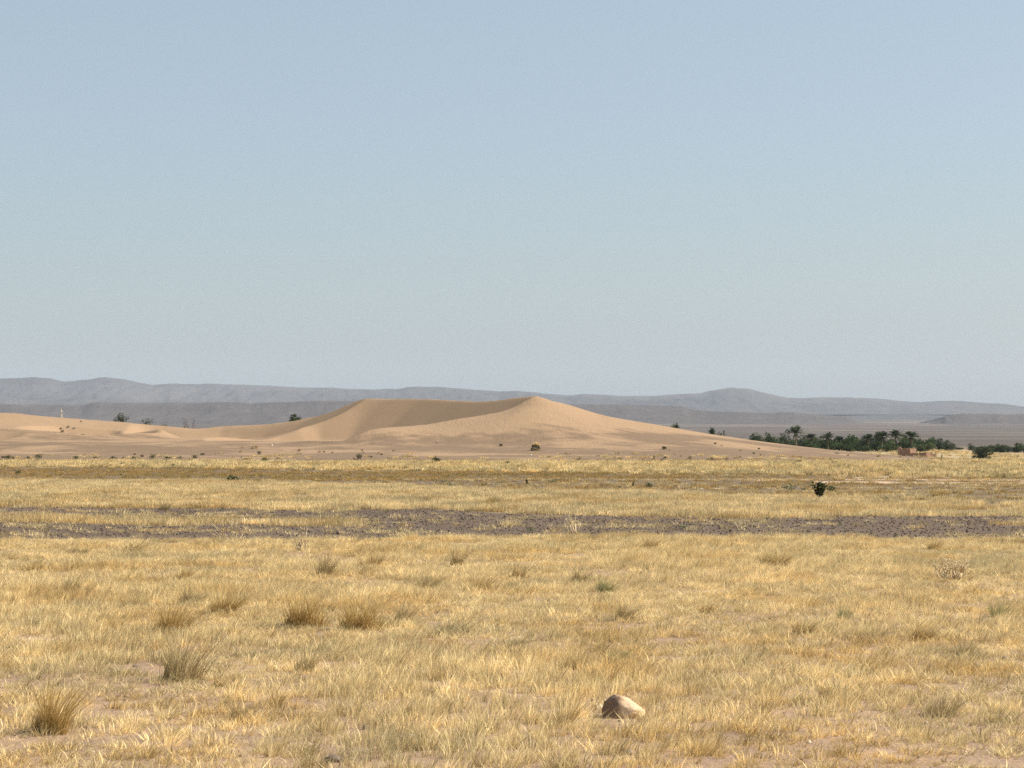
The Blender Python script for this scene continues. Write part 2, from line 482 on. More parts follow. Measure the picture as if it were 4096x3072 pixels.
DUNE_PTS = [  # (column, row, depth in metres) read off the photograph; the depth places each one on the ground
    # foot of the sand apron
    *[(p, 1836, 268) for p in (-700, 0, 500, 1000, 1500, 2000, 2500, 3000)],
    # apron
    (-700, 1812, 300), (0, 1812, 296), (500, 1806, 300), (1000, 1797, 300), (1500, 1792, 300), (2000, 1794, 300), (2500, 1800, 300), (3000, 1806, 300), (3300, 1830, 300),
    # near flank of the great dune
    (1400, 1770, 307), (1700, 1764, 308), (2000, 1762, 309), (2300, 1764, 310), (2600, 1768, 312), (2900, 1780, 314), (3200, 1806, 318),
    # near arm and summit
    (1450, 1722, 312), (1520, 1706, 314), (1600, 1702, 316), (1700, 1696, 318), (1800, 1680, 320), (1900, 1665, 322), (2000, 1647, 324.5), (2060, 1624, 326.3), (2125, 1584, 328.5),
    (2090, 1640, 322), (1950, 1702, 315.5),
    (2200, 1604, 331), (2270, 1620, 333), (2360, 1648, 335), (2440, 1668, 338), (2560, 1688, 341), (2700, 1711, 344), (2820, 1733, 346), (3020, 1764, 350), (3200, 1796, 360), (3450, 1826, 372), (3800, 1850, 380),
    (2250, 1680, 321), (2450, 1715, 323), (2700, 1745, 325), (2200, 1722, 314.5),
    # far crest
    (2095, 1585, 331.5), (2060, 1592, 335), (2000, 1602, 339), (1900, 1606, 343), (1800, 1602, 347), (1640, 1597, 352), (1500, 1597, 357), (1430, 1597, 359),
    # second arm
    (1370, 1616, 357), (1300, 1658, 354), (1240, 1698, 350), (1150, 1739, 346), (1060, 1757, 343), (1060, 1766, 318), (1200, 1768, 312),
    (1330, 1645, 361), (1250, 1668, 363), (1130, 1690, 365), (1000, 1700, 366), (900, 1703, 366), (800, 1713, 366),
    # low dunes on the left
    (950, 1752, 328), (850, 1750, 336), (700, 1748, 342), (1000, 1775, 308), (700, 1775, 312), (500, 1780, 312), (500, 1750, 334),
    (640, 1716, 343), (560, 1714, 348), (480, 1724, 353), (700, 1714, 356), (620, 1705, 360), (500, 1690, 366), (300, 1675, 368), (150, 1664, 368), (60, 1653, 366), (-100, 1655, 364), (-500, 1680, 360),
    (300, 1735, 334), (120, 1744, 331), (60, 1774, 319), (0, 1794, 309), (200, 1775, 314), (0, 1715, 338), (-200, 1735, 334), (-200, 1790, 312), (200, 1700, 352),
]
_dp = np.array([(px2x(a, d), d, py2z(b, d)) for a, b, d in DUNE_PTS])
_back = np.array([(x, y, z) for x, y, z in
                  [(-105, 400, 1.5), (-80, 400, 1.5), (-60, 395, 0.5), (-40, 395, 0.0), (-20, 386, 3.0), (0, 372, 4.0), (20, 378, 1.5), (40, 385, 0.0), (70, 395, -1.5),
                   (-105, 430, -2.5), (-60, 430, -2.5), (-20, 420, -2.0), (0, 415, -1.6), (30, 430, -2.6), (80, 430, -2.8), (110, 400, -2.6), (110, 340, -2.2), (110, 275, -1.2), (85, 300, -1.2), (80, 275, -0.8)]])
_dp = np.concatenate([_dp, _back])
_dw = tps_fit(_dp[:, :2], _dp[:, 2])
SLIPS = [  # (floor height, floor outline in plan, slope)
    (2.10, [(-44, 309), (-24, 307), (-22, 313.5), (-16.8, 319), (-12, 323.2), (-9.3, 326), (-7.0, 328.3), (-11.5, 334.5), (-16.3, 340.4), (-21, 345), (-25.5, 347.6), (-30, 347.6), (-32.5, 346), (-36, 345), (-39, 342), (-45, 330)], 0.66),
    (2.30, [(-39.5, 346.5), (-36, 350.5), (-34, 355), (-37, 358.5), (-41, 361), (-48, 363), (-58, 361), (-60, 350), (-50, 343), (-43, 343)], 0.62),
    (2.45, [(-56, 340.8), (-60, 346), (-64, 352), (-70, 350), (-73, 340), (-63, 335.5)], 0.62),
    (1.15, [(-77, 330), (-79, 318), (-83, 306), (-118, 300), (-118, 335)], 0.42),
]
def dune_z(x, y, detail=True):
    X = np.stack([np.asarray(x, float).ravel(), np.asarray(y, float).ravel()], 1)
    z = tps_eval(_dp[:, :2], _dw, X)
    z = z + (fbm(X[:, 0] / 16, X[:, 1] / 9, 61, 3) - 0.5) * 0.18 * sstep(270, 300, X[:, 1])
    slip = np.zeros(len(X))
    for fl, poly, k in SLIPS:
        d = poly_dist(X, poly)
        s = fl + d * k - 0.02 * np.minimum(d, 14) ** 1.5 * 0.2
        e = 0.10
        hh = np.clip(0.5 + 0.5 * (s - z) / e, 0, 1)
        z2 = s * (1 - hh) + z * hh - e * hh * (1 - hh)
        slip = np.maximum(slip, 1 - hh)
        z = z2
    if detail:
        rough = (1 - slip) * sstep(280, 300, X[:, 1])
        z = z + rough * (fbm(X[:, 0] / 2.4, X[:, 1] / 1.5, 71, 3) - 0.5) * 0.10
    return z, slip

def build_dune():
    xs = np.arange(-112, 112.1, 0.5); ys = np.concatenate([np.arange(266, 362, 0.42), np.arange(362, 431, 1.5)])
    Y, X = np.meshgrid(ys, xs, indexing='ij')
    Xf, Yf = X.ravel(), Y.ravel()
    Z, slip = dune_z(Xf, Yf)
    g = np.interp(Yf, PROF_Y, PROF_Z)
    b = np.minimum.reduce([Xf + 112, 112 - Xf, Yf - 266, 430.5 - Yf])
    Z = np.where(b < 4, np.minimum(Z, g - 0.4 + b * 0.12), Z)
    # darker lag gravel lies on the low and the exposed ground, pale blown sand on the rest
    n = fbm(Xf / 11, Yf / 7, 81, 4)
    n2 = fbm(Xf / 1.7, Yf / 1.0, 83, 3)
    blot = (0.25 * np.exp(-((Xf - 4.5) / 9) ** 2 - ((Yf - 315.5) / 4.5) ** 2) + 0.2 * np.exp(-((Xf - 17) / 9) ** 2 - ((Yf - 321) / 5) ** 2)
            + 0.2 * np.exp(-((Xf - 30) / 10) ** 2 - ((Yf - 330) / 4) ** 2) + 0.2 * np.exp(-((Xf + 55) / 30) ** 2 - ((Yf - 315) / 10) ** 2))
    lag = sstep(0.40, 0.72, n * 1.1 - 0.06 + (n2 - 0.5) * 0.45 + blot + 0.28 * (1 - sstep(0.0, 1.9, Z)) - 0.32 * sstep(2.6, 5.0, Z) * (1 - 1.6 * blot)) * (1 - slip)
    me = mesh_np('sand_dune', np.stack([Xf, Yf, Z], 1), grid_faces(len(ys), len(xs)), [M_SAND], {'lag': ('FLOAT', lag), 'slip': ('FLOAT', slip)}, True)
    obj('sand_dune', me, kind='structure')
build_dune()

def surf(x, y):
    """height of whatever is uppermost: ground or dune"""
    x = np.atleast_1d(np.asarray(x, float)); y = np.atleast_1d(np.asarray(y, float))
    z = gz(x, y)
    m = (np.abs(x) < 107) & (y > 270) & (y < 425)
    if m.any():
        zd, _ = dune_z(x[m], y[m])
        z = z.copy(); z[m] = np.maximum(z[m], zd)
    return z

def hit(px_, py_, d0=10.0, d1=900.0):
    """first point of the ground or dune behind a column and row of the photograph"""
    d = np.geomspace(d0, d1, 1500)
    x = px2x(px_, d); zr = py2z(py_, d)
    below = zr <= surf(x, d)
    if not below.any(): i = int(np.argmin(np.abs(d - 371.0)))
    else: i = int(np.argmax(below))
    return float(x[i]), float(d[i]), float(surf(x[i], d[i])[0])

# ------------------------------------------------------------------ plateaus and far ridges
def ridge(name, D, crest, base_py, depth, m, seed, cliff=0.0, ncol=420, nrow=46, rough=1.0):
    a = np.array(crest, float)
    px_ = np.linspace(a[0, 0], a[-1, 0], ncol)
    py_ = np.interp(px_, a[:, 0], a[:, 1])
    k = np.ones(3) / 3
    py_s = np.convolve(np.pad(py_, 1, 'edge'), k, 'valid')
    zc = py2z(py_s, D)
    zb = py2z(base_py, D - depth) - 4
    t = np.linspace(0, 1.45, nrow)
    T, U = np.meshgrid(t, np.arange(ncol), indexing='ij')
    xs = px2x(px_, D)
    X = np.broadcast_to(xs, T.shape) * (1 - (1 - np.minimum(T, 1)) * depth / D)
    Yc = D - depth + T * depth
    X = X + 0
    if cliff > 0:
        prof = np.where(T < 0.62, 0.42 * (T / 0.62) ** 1.4, np.where(T < 0.80, 0.42 + 0.52 * sstep(0.62, 0.80, T), 0.94 + 0.06 * np.minimum(1, (T - 0.8) / 0.2)))
        prof = prof * cliff + (1 - cliff) * sstep(-0.1, 1.0, T)
    else:
        prof = np.sin(np.minimum(T, 1) * math.pi / 2) ** 1.5
    prof = np.where(T > 1, 1 - (T - 1) * 0.8, prof)
    H = (zc - zb)[None, :]
    g = fbm(X / (depth * 0.16), Yc / (depth * 0.35), seed, 5) - 0.5
    g2 = np.abs(fbm(X / (depth * 0.07), Yc / (depth * 0.3), seed + 5, 4) - 0.5) * 2
    g3 = np.abs(fbm(X / (depth * 0.022), Yc / (depth * 0.12), seed + 8, 3) - 0.5) * 2
    env = np.clip(T * (1.0 - np.minimum(T, 1)) * 4, 0, 1)
    Z = zb + H * (prof + rough * env * (g * 0.42 - g2 * 0.22 - g3 * 0.10)) + H * 0.02 * (fbm(X / (D * 0.004), T * 0 + 3, seed, 3) - 0.5) * (T > 0.9)
    Z = np.minimum(Z, zb + H * 1.02)
    Z = np.where(T > 1.44, zb - 20, Z)
    me = mesh_np(name, np.stack([X.ravel(), Yc.ravel(), Z.ravel()], 1), grid_faces(nrow, ncol), [m], None, True)
    return obj(name, me, kind='structure')

ridge('far_hills', 14500, [(-1400, 1535), (-900, 1520), (-400, 1530), (0, 1518), (60, 1517), (140, 1512), (190, 1516), (250, 1530), (290, 1530), (340, 1522), (395, 1513), (425, 1511), (500, 1518), (560, 1532), (612, 1540), (680, 1534), (760, 1537), (860, 1536), (1000, 1541), (1060, 1543), (1200, 1552),
      (1330, 1552), (1440, 1557), (1590, 1558), (1640, 1551), (1780, 1550), (1900, 1560), (2000, 1567), (2060, 1563), (2180, 1575), (2270, 1582), (2340, 1576), (2430, 1579), (2480, 1584), (2600, 1585), (2700, 1579), (2800, 1574), (2860, 1561), (2920, 1552), (2990, 1554),
      (3020, 1562), (3100, 1582), (3160, 1594), (3210, 1595), (3290, 1591), (3400, 1593), (3520, 1600), (3580, 1606), (3680, 1611), (3760, 1607), (3850, 1606), (3940, 1613), (4020, 1616), (4096, 1627), (4500, 1640), (5400, 1630)], 1655, 3600, M_RIDGE, 5, 0.0, 1100, 80, 0.65)
ridge('near_hills', 11200, [(-1400, 1600), (-300, 1590), (0, 1580), (40, 1587), (120, 1598), (210, 1602), (290, 1594), (340, 1591), (420, 1605), (520, 1622), (700, 1640), (900, 1650)], 1658, 1500, M_RIDGE, 9, 0.2, 260, 40)
ridge('low_hills', 10300, [(3200, 1672), (3420, 1662), (3560, 1659), (3720, 1661), (3900, 1665), (4300, 1662), (5200, 1668)], 1676, 900, M_RIDGE, 13, 0.4, 200, 30)
ridge('left_plateau', 7000, [(-1300, 1625), (-200, 1617), (0, 1616), (200, 1621), (330, 1620), (370, 1609), (400, 1607), (460, 1611), (600, 1612), (700, 1610), (780, 1612), (840, 1608), (960, 1613), (1010, 1616), (1060, 1611), (1150, 1608), (1260, 1602), (1400, 1603), (1700, 1604), (2000, 1608), (2270, 1617), (2340, 1617), (2500, 1619), (2600, 1623), (2700, 1627), (2735, 1630), (2760, 1638),
      (2830, 1646), (2940, 1648), (3040, 1652), (3105, 1652), (3115, 1648), (3180, 1649), (3195, 1653), (3300, 1660), (3390, 1667), (3420, 1672), (3432, 1680), (3460, 1692), (3520, 1700)], 1706, 1700, M_MESA, 21, 0.8, 900, 70, 0.45)
ridge('right_mesa', 6400, [(3640, 1706), (3700, 1697), (3735, 1688), (3765, 1679), (3780, 1666), (3800, 1663), (3820, 1657), (3850, 1654), (3930, 1655), (3990, 1656), (4030, 1658), (4096, 1656), (4400, 1655), (4900, 1650), (5400, 1660)], 1708, 900, M_MESA, 29, 0.85, 400, 60, 0.6)

# ------------------------------------------------------------------ the air
def build_haze():
    x0, x1, y0, y1, z0, z1 = -14500, 14500, -4300, 20000, -8, 640
    v = [(x, y, z) for z in (z0, z1) for y in (y0, y1) for x in (x0, x1)]
    f = [[0, 2, 3, 1], [4, 5, 7, 6], [0, 1, 5, 4], [2, 6, 7, 3], [0, 4, 6, 2], [1, 3, 7, 5]]
    m, nt, out = mat('haze_air')
    pv = nt.nodes.new('ShaderNodeVolumePrincipled')
    pv.inputs['Color'].default_value = (0.72, 0.82, 0.94, 1)
    pv.inputs['Density'].default_value = HAZE_DENSITY
    pv.inputs['Anisotropy'].default_value = 0.0
    nt.links.new(pv.outputs[0], out.inputs['Volume'])
    obj('haze', mesh_np('haze', v, f, [m]), kind='stuff', label='pale desert haze over the far hills', category='haze')
build_haze()

# ------------------------------------------------------------------ scatter (grass, gravel): own points instance own clumps
def scatter(name, m, protos, pts, rot, scl, idx, tint, **props):
    V, Fc, kind, h, rnd = [], [], [], [], []
    off = 0
    for k, (v, f, hv, rv) in enumerate(protos):
        V.append(v); Fc.append(np.asarray(f) + off); kind.append(np.full(len(v), k)); h.append(hv); rnd.append(rv); off += len(v)
    n = len(pts); np_ = off
    V.append(pts); kind.append(np.full(n, -1)); h.append(np.zeros(n)); rnd.append(np.zeros(n))
    z3 = lambda a: np.concatenate([np.zeros((np_, 3)), a])
    attrs = {'pk': ('INT', np.concatenate(kind)), 'h': ('FLOAT', np.concatenate(h)), 'rnd': ('FLOAT', np.concatenate(rnd)),
             'rt': ('FLOAT_VECTOR', z3(rot)), 'sv': ('FLOAT_VECTOR', z3(scl)), 'ix': ('INT', np.concatenate([np.zeros(np_), idx])),
             'tint': ('FLOAT_VECTOR', z3(tint))}
    me = mesh_np(name, np.concatenate(V), np.concatenate(Fc), [m], attrs)
    o = obj(name, me, kind='stuff', **props)
    ng = bpy.data.node_groups.new(name + '_scatter', 'GeometryNodeTree')
    ng.interface.new_socket('Geometry', in_out='INPUT', socket_type='NodeSocketGeometry')
    ng.interface.new_socket('Geometry', in_out='OUTPUT', socket_type='NodeSocketGeometry')
    N, L = ng.nodes, ng.links
    gi = N.new('NodeGroupInput'); go = N.new('NodeGroupOutput')
    def na(nm, tp):
        q = N.new('GeometryNodeInputNamedAttribute'); q.data_type = tp; q.inputs['Name'].default_value = nm
        return q.outputs['Attribute']
    pk = na('pk', 'INT')
    def sep(k):
        c = N.new('FunctionNodeCompare'); c.data_type = 'INT'; c.operation = 'EQUAL'
        ins = [s for s in c.inputs if s.type == 'INT' and s.enabled]
        L.new(pk, ins[0]); ins[1].default_value = k
        s = N.new('GeometryNodeSeparateGeometry'); s.domain = 'POINT'
        L.new(gi.outputs[0], s.inputs['Geometry'])
        L.new([q for q in c.outputs if q.enabled][0], s.inputs['Selection'])
        return s.outputs['Selection']
    join = N.new('GeometryNodeJoinGeometry')
    for k in range(len(protos)):
        g = N.new('GeometryNodeGeometryToInstance'); L.new(sep(k), g.inputs[0]); L.new(g.outputs[0], join.inputs[0])
    ip = N.new('GeometryNodeInstanceOnPoints')
    L.new(sep(-1), ip.inputs['Points']); L.new(join.outputs[0], ip.inputs['Instance'])
    ip.inputs['Pick Instance'].default_value = True
    L.new(na('ix', 'INT'), ip.inputs['Instance Index'])
    er = N.new('FunctionNodeEulerToRotation'); L.new(na('rt', 'FLOAT_VECTOR'), er.inputs[0])
    L.new(er.outputs[0], ip.inputs['Rotation']); L.new(na('sv', 'FLOAT_VECTOR'), ip.inputs['Scale'])
    L.new(ip.outputs[0], go.inputs[0])
    md = o.modifiers.new('scatter', 'NODES'); md.node_group = ng
    return o

def tuft(nb, rad, hmin, hmax, wid, spread, lean, seed, seg=2):
    """a clump of curved blades -> verts, tris, run along blade, per-blade random"""
    rs = np.random.RandomState(seed)
    V, Fc, H, Rn = [], [], [], []
    off = 0
    for b in range(nb):
        a = rs.uniform(0, 2 * math.pi); r = rad * math.sqrt(rs.uniform())
        base = np.array((r * math.cos(a), r * math.sin(a), -0.02))
        h = rs.uniform(hmin, hmax)
        out = np.array((math.cos(a), math.sin(a))) * rs.uniform(0.2, 1.0) * spread + np.array((rs.normal(lean, 0.22), rs.normal(0, 0.2)))
        sd = rs.uniform(0, math.pi); side = np.array((math.cos(sd), math.sin(sd), 0)) * wid * rs.uniform(0.6, 1.3)
        rr = rs.uniform()
        n = seg + 1
        for i in range(n):
            t = i / seg
            p = base + np.array((out[0] * h * t ** 1.6, out[1] * h * t ** 1.6, h * t * (1 - 0.12 * t)))
            ww = side * (1 - t) * 0.5 if i < seg else side * 0
            if i < seg:
                V += [p - ww - side * 0.12, p + ww + side * 0.12]; H += [t, t]; Rn += [rr, rr]
            else:
                V.append(p); H.append(1.0); Rn.append(rr)
        for i in range(seg - 1):
            q = off + 2 * i
            Fc += [(q, q + 1, q + 3), (q, q + 3, q + 2)]
        q = off + 2 * (seg - 1)
        Fc.append((q, q + 1, q + 2))
        off += 2 * seg + 1
    return np.array(V), np.array(Fc), np.array(H), np.array(Rn)

def rand_wedge(d0, d1, dens, mar=1.22):
    """uniform random points of the plain inside the camera's wedge plus a margin"""
    k = 2048.0 / F * mar
    area = k * (d1 ** 2 - d0 ** 2) + 3.0 * (d1 - d0)
    n = int(area * dens)
    y = np.sqrt(RS.uniform(d0 ** 2, d1 ** 2, n))
    x = RS.uniform(-1, 1, n) * (y * k + 1.5)
    return x, y

BARE = [(430, 2850, 120, 26), (520, 2955, 150, 30), (990, 2950, 90, 40), (90, 2960, 90, 40), (60, 2700, 60, 14), (1400, 2900, 70, 18), (640, 2300, 110, 12), (1480, 2335, 35, 22),
        (1380, 2655, 110, 14), (1830, 2560, 170, 12), (2060, 2700, 80, 12), (3440, 2910, 90, 26), (3640, 2420, 100, 12), (3900, 2425, 110, 14), (4060, 2740, 70, 10), (2150, 2840, 70, 24),
        (2640, 2890, 120, 12), (3200, 2980, 130, 12), (1250, 2980, 120, 16), (3100, 2670, 60, 10), (480, 2590, 80, 8), (3850, 3020, 160, 12), (110, 2420, 90, 10), (2480, 2885, 120, 26), (2480, 2890, 110, 24), (2400, 2860, 80, 24), (2400, 2860, 70, 20)]

def cover_fg(x, y):
    u = CX + x / y * F; v = HY + CH / y * F
    c = fbm(x / 0.9, y / 0.9, 101, 4)
    k = sstep(0.18, 0.38, c)
    big = sstep(0.25, 0.42, fbm(x / 4.0, y / 4.0, 103, 3))
    k = k * (0.6 + 0.4 * big)
    # the grass is thinner towards the road side
    k = k * (0.80 + 0.20 * sstep(13.5, 20, y))
    for a, b, rx, ry in BARE:
        k = k * (1 - 0.74 * np.exp(-(((u - a) / rx) ** 2 + ((v - b) / ry) ** 2) ** 1.5))
    return k

def grass_tint(x, y, seed=0):
    n1 = fbm(x / 2.6, y / 2.6, 201 + seed, 4); n2 = fbm(x / 1.1, y / 1.1, 211 + seed, 3); n3 = fbm(x / 0.5, y / 0.5, 221 + seed, 2)
    straw = np.array((1.0, 1.0, 1.0)); gold = np.array((0.86, 0.76, 0.60)); grey = np.array((0.70, 0.74, 0.78)); pale = np.array((1.14, 1.12, 1.10))
    a = 0.45 * sstep(0.50, 0.66, n1)[:, None]; b = sstep(0.52, 0.68, n2)[:, None]; c = sstep(0.5, 0.75, n3)[:, None]
    t = straw * (1 - a) + grey * a
    t = t * (1 - 0.75 * b) + gold * 0.75 * b
    t = t * (1 - 0.6 * c) + pale * 0.6 * c
    t = t * (0.72 + 0.56 * fbm(x / 0.42, y / 0.55, 231 + seed, 2))[:, None]
    return t * RS.uniform(0.70, 1.32, (len(x), 1))

def rots(n, lean=0.12):
    r = np.zeros((n, 3))
    r[:, 0] = RS.normal(0, lean, n); r[:, 1] = RS.normal(0.06, lean, n); r[:, 2] = RS.uniform(-1.3, 1.3, n)
    return r

def foreground_grass():
    x, y = rand_wedge(10.5, 53, 104)
    k = cover_fg(x, y)
    zn = zones(x, y)
    keep = (RS.uniform(size=len(x)) < k) & zn['A']
    x, y, k = x[keep], y[keep], k[keep]
    n = len(x)
    protos = [tuft(36, 0.10, 0.04, 0.125, 0.0068, 1.0, 0.22, 300 + i) for i in range(5)] + [tuft(30, 0.06, 0.07, 0.185, 0.006, 0.75, 0.25, 320 + i) for i in range(4)] + [tuft(26, 0.12, 0.015, 0.05, 0.008, 3.2, 0.6, 340 + i) for i in range(3)]
    hmap = 0.30 + 1.1 * fbm(x / 1.4, y / 1.4, 131, 3) + 0.45 * sstep(0.45, 0.7, fbm(x / 3.5, y / 3.5, 133, 3))
    s = (0.55 + 0.75 * RS.uniform(size=n) ** 1.4)
    scl = np.stack([s, s, s * hmap * (0.55 + 0.45 * k)], 1)
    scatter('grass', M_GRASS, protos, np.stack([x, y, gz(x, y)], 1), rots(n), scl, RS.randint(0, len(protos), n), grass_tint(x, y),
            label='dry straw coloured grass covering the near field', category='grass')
foreground_grass()

def middle_grass():
    x, y = rand_wedge(50, 124, 20)
    zn = zones(x, y)
    c = fbm(x / 1.6, y / 1.4, 141, 4)
    k = np.where(zn['B'], sstep(0.28, 0.46, c), 0) + np.where(zn['L'], sstep(0.2, 0.4, c), 0) + np.where(zn['G'], 0.03 + 0.25 * sstep(0.62, 0.74, fbm(x / 3.0, y / 0.9, 145, 3)), 0) + np.where(zn['S'], 0.06, 0) + np.where(zn['C'], 0.02 + 0.22 * sstep(0.55, 0.7, fbm(x / 8.0, y / 2.2, 147, 4)), 0)
    keep = RS.uniform(size=len(x)) < k
    x, y = x[keep], y[keep]
    n = len(x)
    protos = [tuft(40, 0.20, 0.10, 0.27, 0.013, 0.5, 0.2, 400 + i) for i in range(5)]
    s = 0.75 + 0.5 * RS.uniform(size=n)
    inB = zones(x, y)
    hh = np.where(inB['B'] | inB['L'], 0.62 + 0.5 * fbm(x / 2.5, y / 2.5, 151, 3), 0.45)
    t = grass_tint(x / 2.2, y / 2.2, 3) * np.array((1.0, 0.985, 1.0))
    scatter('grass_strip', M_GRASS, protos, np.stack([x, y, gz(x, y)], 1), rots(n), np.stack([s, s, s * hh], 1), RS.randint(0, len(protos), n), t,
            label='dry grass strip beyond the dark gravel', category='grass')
middle_grass()

def stubble():
    x, y = rand_wedge(72, 186, 3.2, 1.15)
    zn = zones(x, y)
    c = fbm(x / 9, y / 2.5, 161, 4)
    k = np.where(zn['C'], 0.12 + 0.6 * sstep(0.42, 0.62, c), 0)
    k = np.where(zn['T'], 0.02, k)
    keep = RS.uniform(size=len(x)) < k
    x, y = x[keep], y[keep]; n = len(x)
    protos = [tuft(36, 0.26, 0.06, 0.17, 0.022, 0.7, 0.1, 430 + i) for i in range(4)]
    s = 0.6 + 0.6 * RS.uniform(size=n)
    g = sstep(0.5, 0.66, fbm(x / 14, y / 3, 163, 3))[:, None]
    t = np.array((0.66, 0.54, 0.38)) * (1 - g) + np.array((0.54, 0.49, 0.36)) * g
    t = t * RS.uniform(0.75, 1.25, (n, 1))
    scatter('stubble_grass', M_GRASS, protos, np.stack([x, y, gz(x, y)], 1), rots(n), np.stack([s, s, s], 1), RS.randint(0, 4, n), t,
            label='low olive brown stubble on the bare strip', category='stubble')
stubble()

def far_grass():
    x, y = rand_wedge(120, 292, 2.8, 1.12)
    zn = zones(x, y)
    c = fbm(x / 3.2, y / 5.0, 171, 4)
    fr = zn['far']
    k = np.where(zn['D'], 0.35 + 0.65 * sstep(0.35, 0.5, c), 0)
    right = sstep(2700, 3300, zn['u'])
    fade = 1 - sstep(240, 292, y)
    k = np.where(fr, 0.6 * sstep(0.54, 0.66, c) * (0.35 + 0.65 * fade) * (0.6 + 0.4 * right) + 0.25 * right * sstep(0.5, 0.65, c) * fade, k)
    k = np.where(zn['T'], 0.05, k)
    keep = RS.uniform(size=len(x)) < k
    x, y = x[keep], y[keep]; n = len(x)
    x2, y2 = rand_wedge(292, 640, 0.22, 1.12)
    g2 = sstep(0.42, 0.6, fbm(x2 / 16, y2 / 30, 175, 3)) * sstep(52, 75, x2)
    k2 = RS.uniform(size=len(x2)) < g2
    x = np.concatenate([x, x2[k2]]); y = np.concatenate([y, y2[k2]]); n = len(x)
    protos = [tuft(60, 0.26, 0.12, 0.34, 0.035, 0.75, 0.12, 450 + i) for i in range(5)]
    s = (0.55 + 1.0 * RS.uniform(size=n) ** 2.0) * np.where(y > 292, 1.4, 1.0)
    hh = 0.7 + 0.5 * RS.uniform(size=n)
    t = grass_tint(x / 5, y / 5, 5) * np.array((0.99, 0.98, 0.98))
    z = surf(x, y)
    scatter('far_grass', M_GRASS, protos, np.stack([x, y, z], 1), rots(n), np.stack([s, s, s * hh], 1), RS.randint(0, 5, n), t,
            label='pale yellow grass clumps in the band below the dunes', category='grass')
far_grass()

def stone_mesh(seed, sub=1, flat=0.7):
    import bmesh
    bm = bmesh.new()
    bmesh.ops.create_icosphere(bm, subdivisions=sub, radius=1.0)
    rs = np.random.RandomState(seed)
    ax = rs.uniform(0.7, 1.3, 3) * np.array((1, 1, flat))
    pl = [(Vector(rs.normal(size=3)).normalized(), rs.uniform(0.55, 0.9)) for _ in range(6)]
    for v in bm.verts:
        p = v.co.copy()
        for nrm, dd in pl:
            q = p.dot(nrm)
            if q > dd: p -= nrm * (q - dd) * 0.85
        p *= 1 + rs.uniform(-0.06, 0.06)
        v.co = Vector((p.x * ax[0], p.y * ax[1], p.z * ax[2]))
    bmesh.ops.triangulate(bm, faces=bm.faces)
    V = np.array([v.co for v in bm.verts]); Fc = np.array([[v.index for v in f.verts] for f in bm.faces])
    bm.free()
    return V, Fc

def gravel():
    x, y = rand_wedge(46, 105, 48, 1.15)
    zn = zones(x, y)
    k = np.where(zn['G'], 0.9, 0) + np.where(zn['S'], 0.4, 0) + np.where(zn['L'], 0.2, 0) + np.where(zn['B'], 0.02, 0)
    keep = RS.uniform(size=len(x)) < k
    x, y = x[keep], y[keep]
    xf, yf = rand_wedge(10.5, 50, 5)
    kf = RS.uniform(size=len(xf)) < (0.9 - 0.85 * cover_fg(xf, yf))
    x = np.concatenate([x, xf[kf]]); y = np.concatenate([y, yf[kf]])
    n = len(x)
    protos = []
    for i in range(6):
        v, f = stone_mesh(500 + i)
        protos.append((v, f, np.zeros(len(v)), np.zeros(len(v))))
    near = y < 46
    s = np.where(near, 0.008 + 0.018 * RS.uniform(size=n) ** 3, 0.008 + 0.034 * RS.uniform(size=n) ** 4.0 + np.where(RS.uniform(size=n) < 0.006, 0.05, 0.0) * RS.uniform(size=n))
    t = np.array((0.138, 0.100, 0.073)) * RS.uniform(0.7, 1.25, (n, 1)) + RS.uniform(0, 0.015, (n, 3))
    lt = RS.uniform(size=n) < 0.06
    t[lt] = np.array((0.36, 0.29, 0.23)) * RS.uniform(0.7, 1.1, (lt.sum(), 1))
    r = RS.uniform(-3, 3, (n, 3)); r[:, :2] *= 0.15
    scatter('gravel', M_GRAVEL, protos, np.stack([x, y, gz(x, y) + s * 0.2], 1), r, np.stack([s, s, s], 1), RS.randint(0, 6, n), t,
            label='dark purplish gravel strip crossing the plain', category='gravel')
gravel()

# ------------------------------------------------------------------ plant builders
def leaf_cloud(n, shape_fn, size, seed, up=0.0, aspect=0.5):
    """n small leaf sprays (kites) placed by shape_fn(rs) -> verts, quads, rnd"""
    rs = np.random.RandomState(seed)
    V = np.zeros((n * 4, 3)); Rn = np.zeros(n * 4)
    for i in range(n):
        p, nrm = shape_fn(rs)
        d = np.array(nrm) * 0.6 + rs.normal(size=3) * 0.6 + np.array((0, 0, up))
        d /= np.linalg.norm(d) + 1e-9
        s = np.cross(d, rs.normal(size=3)); s /= np.linalg.norm(s) + 1e-9
        L = size * rs.uniform(0.6, 1.4)
        V[4 * i] = p; V[4 * i + 1] = p + d * L * 0.45 + s * L * aspect * 0.5; V[4 * i + 2] = p + d * L; V[4 * i + 3] = p + d * L * 0.45 - s * L * aspect * 0.5
        Rn[4 * i:4 * i + 4] = rs.uniform()
    return V, np.arange(n * 4).reshape(n, 4), Rn

def lobes(rs, k, R_, H, low=0.25):
    out = []
    for _ in range(k):
        a = rs.uniform(0, 6.28); r = R_ * 0.62 * math.sqrt(rs.uniform())
        hz = H * rs.uniform(low, 0.86) * (1 - 0.35 * (r / R_))
        out.append((np.array((r * math.cos(a), r * math.sin(a), hz)), np.array((R_ * rs.uniform(0.26, 0.45), R_ * rs.uniform(0.26, 0.45), H * rs.uniform(0.13, 0.22)))))
    return out

def crown_fn(lb):
    def fn(rs):
        c, r = lb[rs.randint(len(lb))]
        v = rs.normal(size=3); v /= np.linalg.norm(v)
        q = rs.uniform(0.55, 1.0) ** 0.6
        return c + v * r * q, v
    return fn

